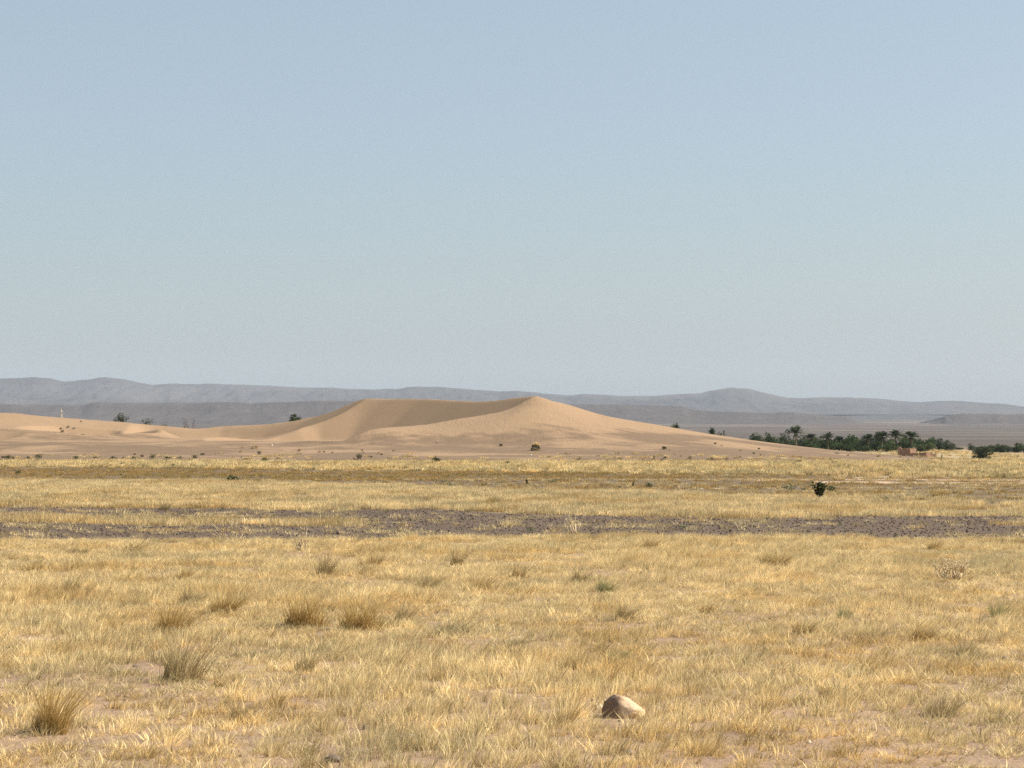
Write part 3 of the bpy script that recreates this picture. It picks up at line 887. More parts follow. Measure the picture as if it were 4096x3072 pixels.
def tube(p0, p1, r0, r1, n=6):
    p0, p1 = np.array(p0, float), np.array(p1, float)
    d = p1 - p0; d /= np.linalg.norm(d)
    a = np.cross(d, (0.31, 0.95, 0.1)); a /= np.linalg.norm(a); b = np.cross(d, a)
    ang = np.arange(n) * 2 * math.pi / n
    ring = np.cos(ang)[:, None] * a + np.sin(ang)[:, None] * b
    V = np.concatenate([p0 + ring * r0, p1 + ring * r1])
    Fc = [[i, (i + 1) % n, n + (i + 1) % n, n + i] for i in range(n)] + [list(range(n))[::-1], list(range(n, 2 * n))]
    return V, Fc

def join_parts(parts):
    V, Fc, o = [], [], 0
    for v, f in parts:
        V += list(v); Fc += [[q + o for q in g] for g in f]; o += len(v)
    return V, Fc

def branch_mesh(name, m, segs, n=6):
    V, Fc = join_parts([tube(a, b, ra, rb, n) for a, b, ra, rb in segs])
    return mesh_np(name, V, Fc, [m], {'rnd': ('FLOAT', np.repeat(RS.uniform(size=(len(V) + 11) // 12), 12)[:len(V)])}, True)

def make_tree_proto(seed, R_, H, m, nleaf, size, k=14, low=0.25, aspect=0.6):
    """(trunk mesh, crown mesh) of a tree with crown radius R_ and height H"""
    rs = np.random.RandomState(seed)
    lb = lobes(rs, k, R_, H, low)
    V, Fc, Rn = leaf_cloud(nleaf, crown_fn(lb), size, seed + 1, 0.15, aspect)
    crown = mesh_np('crown', V, Fc, [m], {'rnd': ('FLOAT', Rn)})
    segs = []
    th = H * 0.32
    segs.append(((0, 0, -0.3), (0.04 * H, 0, th), 0.05 * H, 0.035 * H))
    for c, r in lb[:7]:
        mid = np.array((0.04 * H, 0, th)) * 0.5 + c * 0.5 + rs.normal(size=3) * 0.05 * H
        segs.append(((0.04 * H, 0, th * 0.95), mid, 0.028 * H, 0.018 * H))
        segs.append((mid, c, 0.018 * H, 0.006 * H))
    return branch_mesh('trunk', M_BARK, segs), crown

def make_palm_proto(seed, H, crown_r, nfr=60, up=0.55, dead=6):
    rs = np.random.RandomState(seed)
    # trunk: leaning, ringed
    segs = []; p = np.array((0, 0, -0.3)); nseg = 9
    lean = rs.normal(0, 0.02, 2)
    for i in range(nseg):
        q = np.array((lean[0] * H * ((i + 1) / nseg) ** 2, lean[1] * H * ((i + 1) / nseg) ** 2, H * (i + 1) / nseg))
        segs.append((p, q, 0.20 + 0.03 * (i % 2), 0.17 + 0.05 * (i % 2))); p = q
    trunk = branch_mesh('trunk', M_PTRUNK, segs, 8)
    V, Fc, Rn = [], [], []
    def quad(a, b, c, d, r):
        o = len(V); V.extend([a, b, c, d]); Fc.append([o, o + 1, o + 2, o + 3]); Rn.extend([r] * 4)
    for i in range(nfr):
        az = rs.uniform(0, 6.283); el = math.asin(np.clip(rs.uniform(-0.1, 1.0), -1, 1)) * 0.95
        if i < dead: el = R(rs.uniform(-70, -35))
        L = crown_r * rs.uniform(0.8, 1.1) * (0.75 if i < dead else 1)
        hd = np.array((math.cos(az), math.sin(az), 0)); sd = np.array((-math.sin(az), math.cos(az), 0))
        droop = rs.uniform(0.15, 0.5); rr = rs.uniform()
        pts = []
        ns = 7
        for j in range(ns + 1):
            t = j / ns
            pts.append(p + hd * L * t * math.cos(el) + np.array((0, 0, 1)) * (L * t * math.sin(el) - droop * L * 0.55 * t * t))
        for j in range(ns):
            a, b = pts[j], pts[j + 1]
            wl_ = L * 0.26 * math.sin(math.pi * min(1, (j + 1.2) / (ns + 1.4))) + 0.03
            ax = (b - a) / np.linalg.norm(b - a)
            for sgn in (-1, 1):
                for e in range(2):
                    q0 = a + (b - a) * (e * 0.5); q1 = a + (b - a) * (e * 0.5 + 0.36)
                    tipv = sd * sgn * wl_ * 0.85 + ax * wl_ * 0.7 + np.array((0, 0, -0.12 * wl_ + 0.25 * wl_))
                    quad(q0, q1, q1 + tipv, q0 + tipv * 0.9, min(1, max(0, rr + rs.uniform(-0.2, 0.2))))
    crown = mesh_np('crown', V, np.array(Fc), [M_PALM], {'rnd': ('FLOAT', Rn)})
    return trunk, crown

def place_tree(name, proto, x, y, sx, sz, rz, label, cat, group=None, z=None):
    e = bpy.data.objects.new(name, None); col.objects.link(e)
    e.empty_display_size = 0.3
    e.location = (x, y, float(surf(x, y)[0]) if z is None else z); e.scale = (sx, sx, sz); e.rotation_euler = (0, 0, rz)
    e['label'] = label; e['category'] = cat
    if group: e['group'] = group
    for me in proto:
        obj(me.name.split('.')[0], me, e)
    return e

def ordinal(n):
    return {1: 'first', 2: 'second', 3: 'third', 4: 'fourth', 5: 'fifth', 6: 'sixth', 7: 'seventh', 8: 'eighth', 9: 'ninth', 10: 'tenth'}.get(n) or f"{n}{'th' if 10 < n % 100 < 14 else {1: 'st', 2: 'nd', 3: 'rd'}.get(n % 10, 'th')}"

# ------------------------------------------------------------------ the oasis: palms and trees
def z4(u, v): return 2972 + u / 1.968, 1450 + v / 1.968
PALMS = [  # column of crown, row of crown top, crown width in pixels, depth
    (418, 500, 112, 590), (535, 558, 90, 596), (672, 546, 100, 594), (762, 578, 76, 598), (985, 560, 104, 594), (1095, 540, 104, 598), (1200, 525, 128, 592), (1325, 543, 128, 590),
]
pal = [make_palm_proto(700 + i, 6.0, 2.6, 64, dead=(5 if i else 3)) for i in range(4)]
for i, (u, v, wd, d) in enumerate(PALMS):
    px_, py_ = z4(u, v); x = px2x(px_, d); g = float(surf(x, d)[0])
    top = py2z(py_, d) - g; cr = wd / 1.968 / F * d / 2
    sc_ = cr / 2.0
    sz = (top) / (6.0 + 2.0)
    lab = ('tallest date palm, its bare trunk rising above the left end of the oasis grove' if i == 0 else
           f'date palm with spreading dark crown, {ordinal(i + 1)} palm from left in the oasis grove')
    place_tree('date_palm', pal[i % 4], x, d, sc_, sz, RS.uniform(0, 6), lab, 'palm tree', 'date palms of the oasis')

TREES = [  # column, row of top, width, kind (o olive, b broad, l light), depth
    (100, 568, 112, 'b', 610), (150, 592, 80, 'o', 600), (232, 553, 92, 'b', 614), (200, 592, 70, 'b', 605), (288, 622, 60, 'o', 600), (338, 538, 96, 'o', 618), (392, 612, 66, 'o', 596), (455, 582, 66, 'o', 612),
    (500, 590, 76, 'b', 606), (585, 592, 100, 'b', 600), (610, 612, 120, 'b', 592), (715, 590, 92, 'b', 606), (665, 610, 90, 'b', 596), (800, 602, 84, 'b', 600), (852, 580, 92, 'b', 606), (905, 588, 76, 'b', 612),
    (945, 602, 84, 'o', 600), (890, 640, 80, 'b', 590), (1058, 572, 78, 'b', 616), (1150, 598, 94, 'b', 604), (1040, 620, 90, 'b', 596), (1250, 598, 84, 'b', 606), (1135, 642, 112, 'l', 584), (1190, 632, 80, 'l', 588),
    (1400, 640, 100, 'l', 580), (1452, 632, 96, 'l', 584), (1490, 600, 78, 'b', 606), (1542, 608, 88, 'o', 604), (1612, 624, 80, 'o', 600), (1652, 642, 48, 'o', 606), (1695, 666, 66, 'b', 620),
    (1796, 642, 60, 'o', 640), (1866, 672, 60, 'o', 650), (1925, 660, 80, 'b', 648), (1978, 648, 84, 'b', 644), (2032, 650, 84, 'b', 640), (2085, 660, 78, 'o', 646), (2160, 636, 84, 'b', 640), (2208, 654, 66, 'b', 644), (2250, 650, 80, 'o', 642),
    (480, 618, 110, 'b', 622), (640, 596, 120, 'b', 626), (770, 600, 120, 'b', 624), (880, 600, 120, 'b', 626), (1000, 592, 120, 'b', 622), (1110, 588, 110, 'o', 626), (1280, 590, 110, 'b', 622), (1370, 606, 100, 'b', 624),
    (1440, 612, 90, 'b', 622), (1575, 622, 90, 'b', 622), (260, 600, 90, 'b', 620), (400, 600, 90, 'b', 624), (1900, 664, 110, 'b', 660), (2060, 662, 120, 'b', 660), (2140, 662, 100, 'b', 658),
    (750, 640, 110, 'b', 588), (560, 640, 110, 'b', 588), (830, 650, 100, 'b', 586), (960, 650, 100, 'b', 586), (1300, 640, 90, 'b', 590),
]
trp = {'o': [make_tree_proto(720 + i, 1.6, 3.4, M_OLIVE, 900, 0.30, 13, 0.22) for i in range(3)],
       'b': [make_tree_proto(740 + i, 1.6, 3.4, M_LEAF, 900, 0.34, 13, 0.2) for i in range(4)],
       'l': [make_tree_proto(760 + i, 1.6, 3.4, M_LIGHT, 900, 0.30, 12, 0.15) for i in range(2)]}
KN = {'o': ('olive_tree', 'grey-green olive tree'), 'b': ('broadleaf_tree', 'dark green bushy tree'), 'l': ('light_green_tree', 'lighter green bushy tree')}
TREES.sort()
cnt = {}
for i, (u, v, wd, kd, d) in enumerate(TREES):
    px_, py_ = z4(u, v); x = px2x(px_, d); g = float(surf(x, d)[0])
    top = py2z(py_, d) - g; cr = wd / 1.968 / F * d / 2
    wing = 'right' if u > 1760 else 'main'
    cnt[(kd, wing)] = cnt.get((kd, wing), 0) + 1
    nm, what = KN[kd]
    place_tree(nm, trp[kd][i % len(trp[kd])], x, d, cr / 1.15, top / 2.8 * RS.uniform(0.92, 1.08), RS.uniform(0, 6),
               f"{what}, {ordinal(cnt[(kd, wing)])} of its kind from left in the {'grove at right edge' if wing == 'right' else 'main oasis grove'}", 'tree', 'trees of the oasis')

# palms and bushes that look over the right shoulder of the dune
for i, (px_, top, base, wpx, d, kd, lab) in enumerate([
        (2701, 1693, 1716, 44, 420, 'p', 'low palm crown peeking over the right shoulder of the dune'),
        (2847, 1708, 1742, 42, 430, 'p', 'short bushy palm behind the dune tail, near the grove'),
        (2880, 1726, 1746, 30, 436, 'b', 'small dark tree beside the short palm behind the dune tail'),
        (2900, 1722, 1748, 28, 440, 'b', 'rounded dark tree, right of the short palm behind the dune tail'),
        (2862, 1730, 1746, 26, 428, 'o', 'low bush at the foot of the short palm behind the dune tail')]):
    x = px2x(px_, d); g = float(surf(x, d)[0]); ztop = py2z(top, d); cr = wpx / F * d / 2
    if kd == 'p':
        place_tree('date_palm', pal[(i + 1) % 4], x, d, cr / 2.3, (ztop - g) / 8.0, 1.0 + i, lab, 'palm tree')
    else:
        place_tree(KN[kd][0], trp[kd][i % 3], x, d, cr / 1.45, (ztop - g) / 3.3, 1.0 + i, lab, 'tree')

# trees standing behind the left dunes
sparse = make_tree_proto(790, 1.6, 3.0, M_OLIVE, 700, 0.22, 11, 0.12)
thin = make_tree_proto(791, 1.6, 3.0, M_OLIVE, 230, 0.2, 9, 0.15)
thin2 = make_tree_proto(792, 1.6, 3.0, M_OLIVE, 130, 0.2, 9, 0.15)
for px_, top, base, wpx, d, pr, nm, lab in [
        (490, 1643, 1690, 78, 374, sparse, 'desert_tree', 'round grey-green tree standing behind the left dune'),
        (585, 1660, 1702, 80, 375, thin, 'thin_shrub', 'thin grey see-through shrub right of the round tree on the left dune'),
        (655, 1672, 1708, 44, 376, thin2, 'thin_shrub', 'faint wispy shrub behind the low dune, beside the bare trees'),
        (1178, 1651, 1694, 44, 376, trp['b'][1], 'broadleaf_tree', 'small dark green tree on the left flank of the great dune'),
        (1196, 1666, 1684, 24, 374, trp['b'][2], 'broadleaf_tree', 'tiny dark bush joined to the tree on the dune flank')]:
    x = px2x(px_, d); g = float(surf(x, d)[0]); ztop = py2z(top, d); cr = wpx / F * d / 2
    place_tree(nm, pr, x, d, cr / 1.45, max(ztop - g, 0.8) / 3.2, px_ * 0.1, lab, 'tree')

def bare_tree(px_, top, base, d, seed, lab):
    rs = np.random.RandomState(seed)
    x = px2x(px_, d); g = float(surf(x, d)[0]); H = py2z(top, d) - g
    segs = []
    def grow(p, dr, L, r, lev):
        q = p + dr * L
        segs.append((p, q, r, r * 0.65))
        if lev == 0: return
        for _ in range(rs.randint(2, 4)):
            nd_ = dr + rs.normal(size=3) * 0.45 + np.array((0, 0, 0.25)); nd_ /= np.linalg.norm(nd_)
            grow(q, nd_, L * rs.uniform(0.55, 0.8), r * 0.6, lev - 1)
    grow(np.array((0, 0, -0.3)), np.array((0.08, 0, 1.0)), H * 0.42, 0.07, 3)
    me = branch_mesh('bare_tree', M_DEADWOOD, segs, 5)
    obj('bare_tree', me, None, (x, d, g), label=lab, category='bare tree', group='bare trees behind the left dunes')
bare_tree(735, 1668, 1712, 380, 1, 'leafless dark tree in the saddle left of the great dune')
bare_tree(768, 1672, 1712, 380, 4, 'second leafless tree, taller and nearer to the great dune')
bare_tree(755, 1684, 1712, 380, 9, 'low bare bush between the two leafless trees')

# big round bush with pale stones before the right hand grove
bx, bd = px2x(3930, 395), 395.0
bush = make_tree_proto(801, 1.9, 2.8, M_OLIVE, 2600, 0.22, 22, 0.05)
gb = float(surf(bx, bd)[0])
place_tree('round_bush', bush, bx, bd, 88 / F * bd / 2 / 1.65, (py2z(1779, bd) - gb) / 2.65, 0.7, 'big round olive-green bush alone on the yellow field at the right', 'bush')

# ------------------------------------------------------------------ ruin of mud brick, low wall, tower
def block(name, parent, cx, cy, z0, w_, t_, h_, rot, m, seed, tops=None, nseg=8):
    """a worn wall: length w_, thickness t_, uneven top"""
    rs = np.random.RandomState(seed)
    V, Fc = [], []
    ca, sa = math.cos(rot), math.sin(rot)
    for i in range(nseg + 1):
        u = -w_ / 2 + w_ * i / nseg
        hh = h_ * (np.interp(i / nseg, np.linspace(0, 1, len(tops)), tops) if tops else 1.0) * rs.uniform(0.93, 1.03)
        for (vv, zz) in ((-t_ / 2, -0.3), (-t_ / 2, hh * 0.5), (-t_ / 2 * 0.8, hh), (t_ / 2 * 0.8, hh * rs.uniform(0.94, 1)), (t_ / 2, hh * 0.5), (t_ / 2, -0.3)):
            uu = u + rs.uniform(-0.03, 0.03); v2 = vv + rs.uniform(-0.03, 0.03)
            V.append((cx + uu * ca - v2 * sa, cy + uu * sa + v2 * ca, z0 + zz))
    for i in range(nseg):
        for j in range(5):
            a = i * 6 + j
            Fc.append([a, a + 6, a + 7, a + 1])
    Fc.append([0, 1, 2, 3, 4, 5]); e = nseg * 6; Fc.append([e + 5, e + 4, e + 3, e + 2, e + 1, e])
    me = mesh_np(name, V, Fc, [m])
    return obj(name, me, parent)

def ruin():
    d = 470.0
    x0 = px2x(3715, d); g = float(surf(x0, d)[0])
    e = bpy.data.objects.new('mud_brick_ruin', None); col.objects.link(e); e.location = (x0, d, g)
    e['label'] = 'ruined reddish mud brick house with broken walls before the palms'; e['category'] = 'ruin'
    s = d / F      # metres per pixel of the photograph at the ruin
    U = lambda px_: (px_ - 3715) * s
    zt = lambda py_: py2z(py_, d) - g
    aL, aR = R(-48), R(52)       # walls seen on the left face away from the sun, those on the right face it
    # rear room: dark left wall with its tall corner stump, lit right wall
    block('wall', e, U(3634), 4.2, 0, 32 * s / math.cos(aL), 0.4, zt(1792), aL, M_MUD, 1, [1.12, 0.96, 0.98, 1.0, 0.98])
    block('corner_pier', e, U(3617), 6.2, 0, 0.42, 0.42, zt(1786), 0.3, M_MUD, 2)
    block('wall', e, U(3664), 4.0, 0, 31 * s / math.cos(aR), 0.4, zt(1794), aR, M_MUD, 3, [1.02, 1, 1, 1.0, 0.98])
    # low front walls
    block('wall', e, U(3652), 0.8, 0, 46 * s / math.cos(R(-20)), 0.45, zt(1812), R(-20), M_MUD, 4, [0.95, 0.8, 1.0, 1.0, 1.05])
    block('wall', e, U(3645), -1.6, 0, 34 * s, 0.5, zt(1826), R(-12), M_MUD, 5, [0.5, 1.0, 0.9, 0.4])
    # front room: a box with a dark left and a lit right wall
    block('wall', e, U(3691), -0.4, 0, 24 * s / math.cos(aL), 0.4, zt(1809), aL, M_MUD, 6, [1.0, 0.95, 1.0, 1.02])
    block('wall', e, U(3711), -0.3, 0, 18 * s / math.cos(aR), 0.4, zt(1808), aR, M_MUD, 7, [1.0, 1.0, 0.9, 0.75])
    block('wall', e, U(3742), 3.4, 0, 32 * s / math.cos(R(25)), 0.5, zt(1809), R(25), M_MUD, 8, [0.72, 0.8, 1.0, 0.5, 0.9, 0.6])
    # rubble around it
    for k, (px_, dy, r) in enumerate([(3668, -3, 0.35), (3640, -3.4, 0.28), (3682, -3.2, 0.3), (3730, -2.2, 0.32), (3756, 1.6, 0.5), (3628, -1.0, 0.4)]):
        v, f = stone_mesh(560 + k, 2, 0.6)
        obj('rubble', mesh_np('rubble', v * r + np.array((U(px_), dy, r * 0.2)), f, [M_MUD]), e)
ruin()

def low_wall():
    d = 545.0; x0 = px2x(3414, d); g = float(surf(x0, d)[0]); s = d / F
    e = bpy.data.objects.new('low_mud_wall', None); col.objects.link(e); e.location = (x0, d, g)
    e['label'] = 'low pale mud wall with a broken gap in front of the grove'; e['category'] = 'wall'
    h = py2z(1804, d) - g
    block('wall', e, -14 * s, 1.0, 0, 34 * s, 0.4, h * 1.0, R(-14), M_MUD, 11, [0.85, 1.0, 1.0, 0.95])
    block('wall', e, 12 * s, 0.2, 0, 28 * s, 0.4, h * 0.88, R(20), M_PLASTER, 12, [0.9, 1.0, 1.0, 1.02])
low_wall()

def minaret():
    d = 1500.0; x0 = px2x(245.5, d); g = float(surf(x0, d)[0]); s = d / F
    e = bpy.data.objects.new('pale_tower', None); col.objects.link(e); e.location = (x0, d, g)
    e['label'] = 'slim pale tower with a narrower top rising behind the left dune'; e['category'] = 'tower'
    def box(nm, w_, z0, z1, taper=1.0):
        a, b = w_ / 2, w_ / 2 * taper
        V = [(-a, -a, z0), (a, -a, z0), (a, a, z0), (-a, a, z0), (-b, -b, z1), (b, -b, z1), (b, b, z1), (-b, b, z1)]
        Fc = [[3, 2, 1, 0], [4, 5, 6, 7], [0, 1, 5, 4], [1, 2, 6, 5], [2, 3, 7, 6], [3, 0, 4, 7]]
        o = obj(nm, mesh_np(nm, V, Fc, [M_PLASTER]), e); o.rotation_euler = (0, 0, R(28)); return o
    z = lambda py_: py2z(py_, d) - g
    box('shaft', 8.5 * s, -0.5, z(1650), 0.95)
    box('balcony', 11 * s, z(1650), z(1645))
    box('lantern', 4.6 * s, z(1645), z(1640), 0.9)
    box('finial', 3.2 * s, z(1640), z(1636), 0.35)
minaret()

# ------------------------------------------------------------------ shrubs
def shrub_proto(seed, m, n=170, size=0.16, flat=0.75, spiky=False):
    rs = np.random.RandomState(seed)
    lb = []
    for _ in range(7):
        a = rs.uniform(0, 6.28); r = 0.32 * math.sqrt(rs.uniform())
        lb.append((np.array((r * math.cos(a), r * math.sin(a), flat * rs.uniform(0.25, 0.62))), np.array((0.22, 0.22, 0.24 * flat)) * rs.uniform(0.8, 1.2)))
    V, Fc, Rn = leaf_cloud(n, crown_fn(lb), size * (1.5 if spiky else 1), seed, 0.4 if spiky else 0.1, 0.16 if spiky else 0.6)
    return mesh_np('shrub', V, Fc, [m], {'rnd': ('FLOAT', Rn)})
SP = {'d': [shrub_proto(820 + i, M_SHRUB_DARK) for i in range(3)], 'g': [shrub_proto(830 + i, M_SHRUB_GREEN) for i in range(3)],
      'y': [shrub_proto(840 + i, M_SHRUB_GREY, 130) for i in range(2)], 't': [shrub_proto(850 + i, M_SHRUB_TAN) for i in range(2)]}
CN = {'d': 'dark', 'g': 'green', 'y': 'grey-green', 't': 'tan'}
za = lambda u, v: (u / 2.16, 1450 + v / 2.16)
zb_ = lambda u, v: (1000 + u / 2.16, 1450 + v / 2.16)
zc_ = lambda u, v: (2000 + u / 2.16, 1450 + v / 2.16)
ml = lambda u, v: (u / 1.58, 1800 + v / 1.58)
mc_ = lambda u, v: (1300 + u / 1.58, 1800 + v / 1.58)
mr = lambda u, v: (2696 + u / 1.58, 1800 + v / 1.58)
SH = []   # (column, row of base, width in pixels, kind)
for f, lst in (
    (za, [(20, 848, 40, 'd'), (70, 842, 50, 'g'), (110, 840, 34, 'd'), (240, 850, 36, 'g'), (330, 842, 54, 'g'), (655, 838, 48, 'g'), (822, 830, 40, 'd'), (975, 850, 36, 'd'), (1002, 840, 28, 'd'), (1070, 828, 30, 'g'), (1150, 843, 34, 'g'), (1228, 816, 36, 'd'), (1165, 800, 22, 'd'),
          (1320, 853, 54, 'g'), (1435, 840, 34, 'd'), (1466, 836, 26, 'd'), (1550, 845, 40, 'y'), (1680, 836, 52, 'd'), (1750, 808, 38, 'd'), (1860, 872, 60, 'y'), (920, 892, 54, 'g'), (1505, 905, 52, 'g'), (1055, 896, 50, 'y'), (540, 604, 34, 'd'), (525, 588, 24, 'd'), (700, 518, 16, 'd'), (710, 632, 14, 'd'), (728, 632, 14, 'd'),
          (606, 474, 16, 'd'), (615, 475, 18, 'd'), (626, 475, 16, 'd'), (590, 596, 22, 'd'), (640, 600, 20, 'd'), (1860, 795, 14, 'd'), (2085, 824, 18, 'd'), (2080, 780, 30, 't'), (2180, 750, 30, 't'), (2090, 745, 26, 't')]),
    (zb_, [(75, 796, 40, 'd'), (150, 808, 28, 'd'), (238, 832, 30, 'd'), (225, 880, 62, 'g'), (120, 866, 60, 'g'), (425, 770, 36, 't'), (600, 778, 30, 't'), (640, 778, 26, 'd'), (945, 842, 74, 'd'), (1048, 822, 34, 'd'), (1595, 872, 74, 'd'), (735, 888, 44, 'g'), (2065, 900, 40, 'g'), (1240, 770, 18, 'd'), (980, 784, 18, 'd'),
           (895, 830, 18, 'd'), (1475, 862, 32, 'd'), (2170, 726, 34, 'd'), (2200, 880, 40, 'g'), (1610, 704, 14, 'd'), (1110, 790, 20, 't'), (715, 782, 30, 't'), (430, 766, 20, 'd'), (50, 745, 40, 't'), (970, 765, 24, 'd'), (1135, 800, 26, 'd')]),
    (zc_, [(12, 725, 26, 'd'), (1022, 788, 20, 'd'), (935, 864, 24, 'd'), (970, 862, 20, 'd'), (1187, 858, 22, 'd'), (1295, 814, 26, 'd'), (1295, 864, 26, 'd'), (1420, 838, 40, 'd'), (1635, 832, 26, 'd'), (1830, 856, 24, 'd'), (1857, 876, 22, 'd'), (2010, 870, 26, 'd'), (2075, 822, 22, 'd'), (1700, 868, 20, 'd'), (1915, 724, 14, 'd'),
           (1860, 710, 22, 'd'), (62, 884, 46, 'd'), (685, 852, 40, 't'), (1510, 800, 28, 't'), (1565, 815, 28, 't'), (1385, 800, 24, 't'), (1330, 850, 40, 't'), (1650, 855, 40, 't'), (1465, 760, 24, 't'), (2190, 790, 20, 'd'), (2075, 765, 20, 'd')]),
    (z4, [(125, 686, 22, 'd'), (86, 722, 18, 'd'), (137, 736, 18, 'd'), (167, 742, 18, 'd'), (312, 798, 32, 'd'), (445, 796, 46, 'g'), (156, 782, 18, 'd'), (1372, 816, 44, 'd'), (1412, 784, 30, 'd'), (1448, 838, 32, 'd'), (1552, 794, 26, 'd'), (1065, 742, 36, 't'), (826, 738, 24, 'd'), (740, 722, 36, 'y'), (1655, 794, 22, 'd'), (2068, 816, 30, 'd'),
          (1950, 898, 16, 'd'), (1862, 866, 22, 'd'), (670, 840, 30, 'g'), (905, 826, 28, 'g'), (1520, 718, 20, 'd'), (1300, 772, 22, 'd'), (1345, 776, 18, 'd'), (1490, 770, 16, 'd'), (1720, 780, 22, 'd'), (1260, 770, 24, 't'), (1240, 748, 24, 't'), (2040, 812, 26, 't')]),
    (ml, [(118, 154, 34, 'g'), (765, 164, 26, 'g'), (1462, 202, 64, 'g'), (1500, 200, 40, 'y'), (2012, 216, 28, 'g'), (600, 100, 40, 'y'), (985, 160, 34, 'y'), (1398, 388, 24, 'y'), (865, 262, 22, 'g')]),
    (mc_, [(380, 220, 44, 'g'), (795, 240, 62, 'y'), (760, 212, 40, 'y'), (315, 210, 18, 'g'), (2050, 242, 48, 'g'), (1945, 236, 24, 'd'), (1275, 218, 24, 'd'), (1300, 520, 62, 'y'), (465, 322, 34, 'y'), (1440, 208, 46, 'y'), (205, 226, 30, 'y'), (2108, 194, 12, 'd'), (717, 154, 10, 'd'), (1865, 240, 18, 'd'), (1650, 244, 24, 'd')]),
    (mr, [(745, 260, 84, 'y'), (990, 268, 60, 'g'), (700, 252, 40, 'y'), (1345, 322, 36, 'g'), (1265, 332, 24, 'g'), (1780, 276, 24, 'g'), (1560, 330, 50, 'g'), (1050, 480, 38, 'y'), (820, 252, 40, 'y'), (302, 262, 14, 'd'), (1700, 232, 12, 'd'), (90, 186, 20, 'd'), (60, 505, 70, 'y'), (1400, 552, 30, 'y'), (960, 330, 26, 't'), (1490, 300, 40, 'y')]),
):
    for a, b, wd, kd in lst:
        p = f(a, b); k_ = {za: 2.16, zb_: 2.16, zc_: 2.16, z4: 1.968}.get(f, 1.58)
        SH.append((p[0], p[1], wd / k_, kd))
SH.sort()
scount = {}
for i, (px_, py_, wd, kd) in enumerate(SH):
    x, d, z = hit(px_, py_)
    row = ('on the sand of the dune' if py_ < 1800 else 'along the foot of the dune') if py_ < 1852 and px_ < 2980 else 'in the yellow band near the grove' if py_ < 1880 else 'on the bare strip beyond the grass' if py_ < 2000 else 'by the dark gravel'
    key = (kd, row); scount[key] = scount.get(key, 0) + 1
    o = obj('shrub', SP[kd][i % len(SP[kd])], None, (x, d, z))
    s_ = wd / F * d * 1.05
    zs = s_ * RS.uniform(0.6, 1.1); s_ *= RS.uniform(0.85, 1.25)
    o.scale = (s_, s_, zs); o.rotation_euler = (0, 0, RS.uniform(0, 6.28))
    o['label'] = f'small {CN[kd]} shrub {row}, {ordinal(scount[key])} {CN[kd]} one from left there'
    o['category'] = 'shrub'; o['group'] = 'small shrubs of the plain and dune'

# dark bush on the dune slope, yellow leaves on top and right front
def dune_bush():
    x, d, z = hit(2142, 1803)
    e = bpy.data.objects.new('dune_bush', None); col.objects.link(e); e.location = (x, d, z)
    e['label'] = 'round bush with yellow top and dark underside on the dune slope'; e['category'] = 'bush'
    s_ = 40 / F * d
    rs = np.random.RandomState(5)
    def dome(lo, hi, r):
        def fn(q):
            a = q.uniform(0, 6.28); el = math.asin(q.uniform(lo, hi))
            v = np.array((math.cos(a) * math.cos(el), math.sin(a) * math.cos(el), math.sin(el)))
            return v * r * q.uniform(0.85, 1) * np.array((0.5, 0.5, 0.72)) + np.array((0, 0, 0.02)), v
        return fn
    V, Fc, Rn = leaf_cloud(420, dome(0.0, 1.0, 0.86), 0.14, 6); obj('foliage', mesh_np('foliage', V * s_, Fc, [M_SHRUB_DARK], {'rnd': ('FLOAT', Rn)}), e)
    V, Fc, Rn = leaf_cloud(260, dome(0.72, 1.0, 1.0), 0.13, 7); V[:, 0] += 0.06; obj('yellow_top', mesh_np('yellow_top', V * s_, Fc, [M_TUSS_STRAW], {'rnd': ('FLOAT', Rn)}), e)
    V, Fc, Rn = leaf_cloud(120, dome(0.0, 0.6, 1.0), 0.14, 8); V = V[:, :] * np.array((0.45, 0.45, 0.5)) + np.array((0.22, -0.25, 0)); obj('yellow_skirt', mesh_np('yellow_skirt', V * s_, Fc, [M_TUSS_STRAW], {'rnd': ('FLOAT', Rn)}), e)
dune_bush()
x, d, z = hit(2658, 1799)
o = obj('shrub', shrub_proto(870, M_SHRUB_DARK, 300, 0.13), None, (x, d, z), label='lone dark rounded shrub halfway down the right flank of the dune', category='shrub')
o.scale = (22 / F * d,) * 3

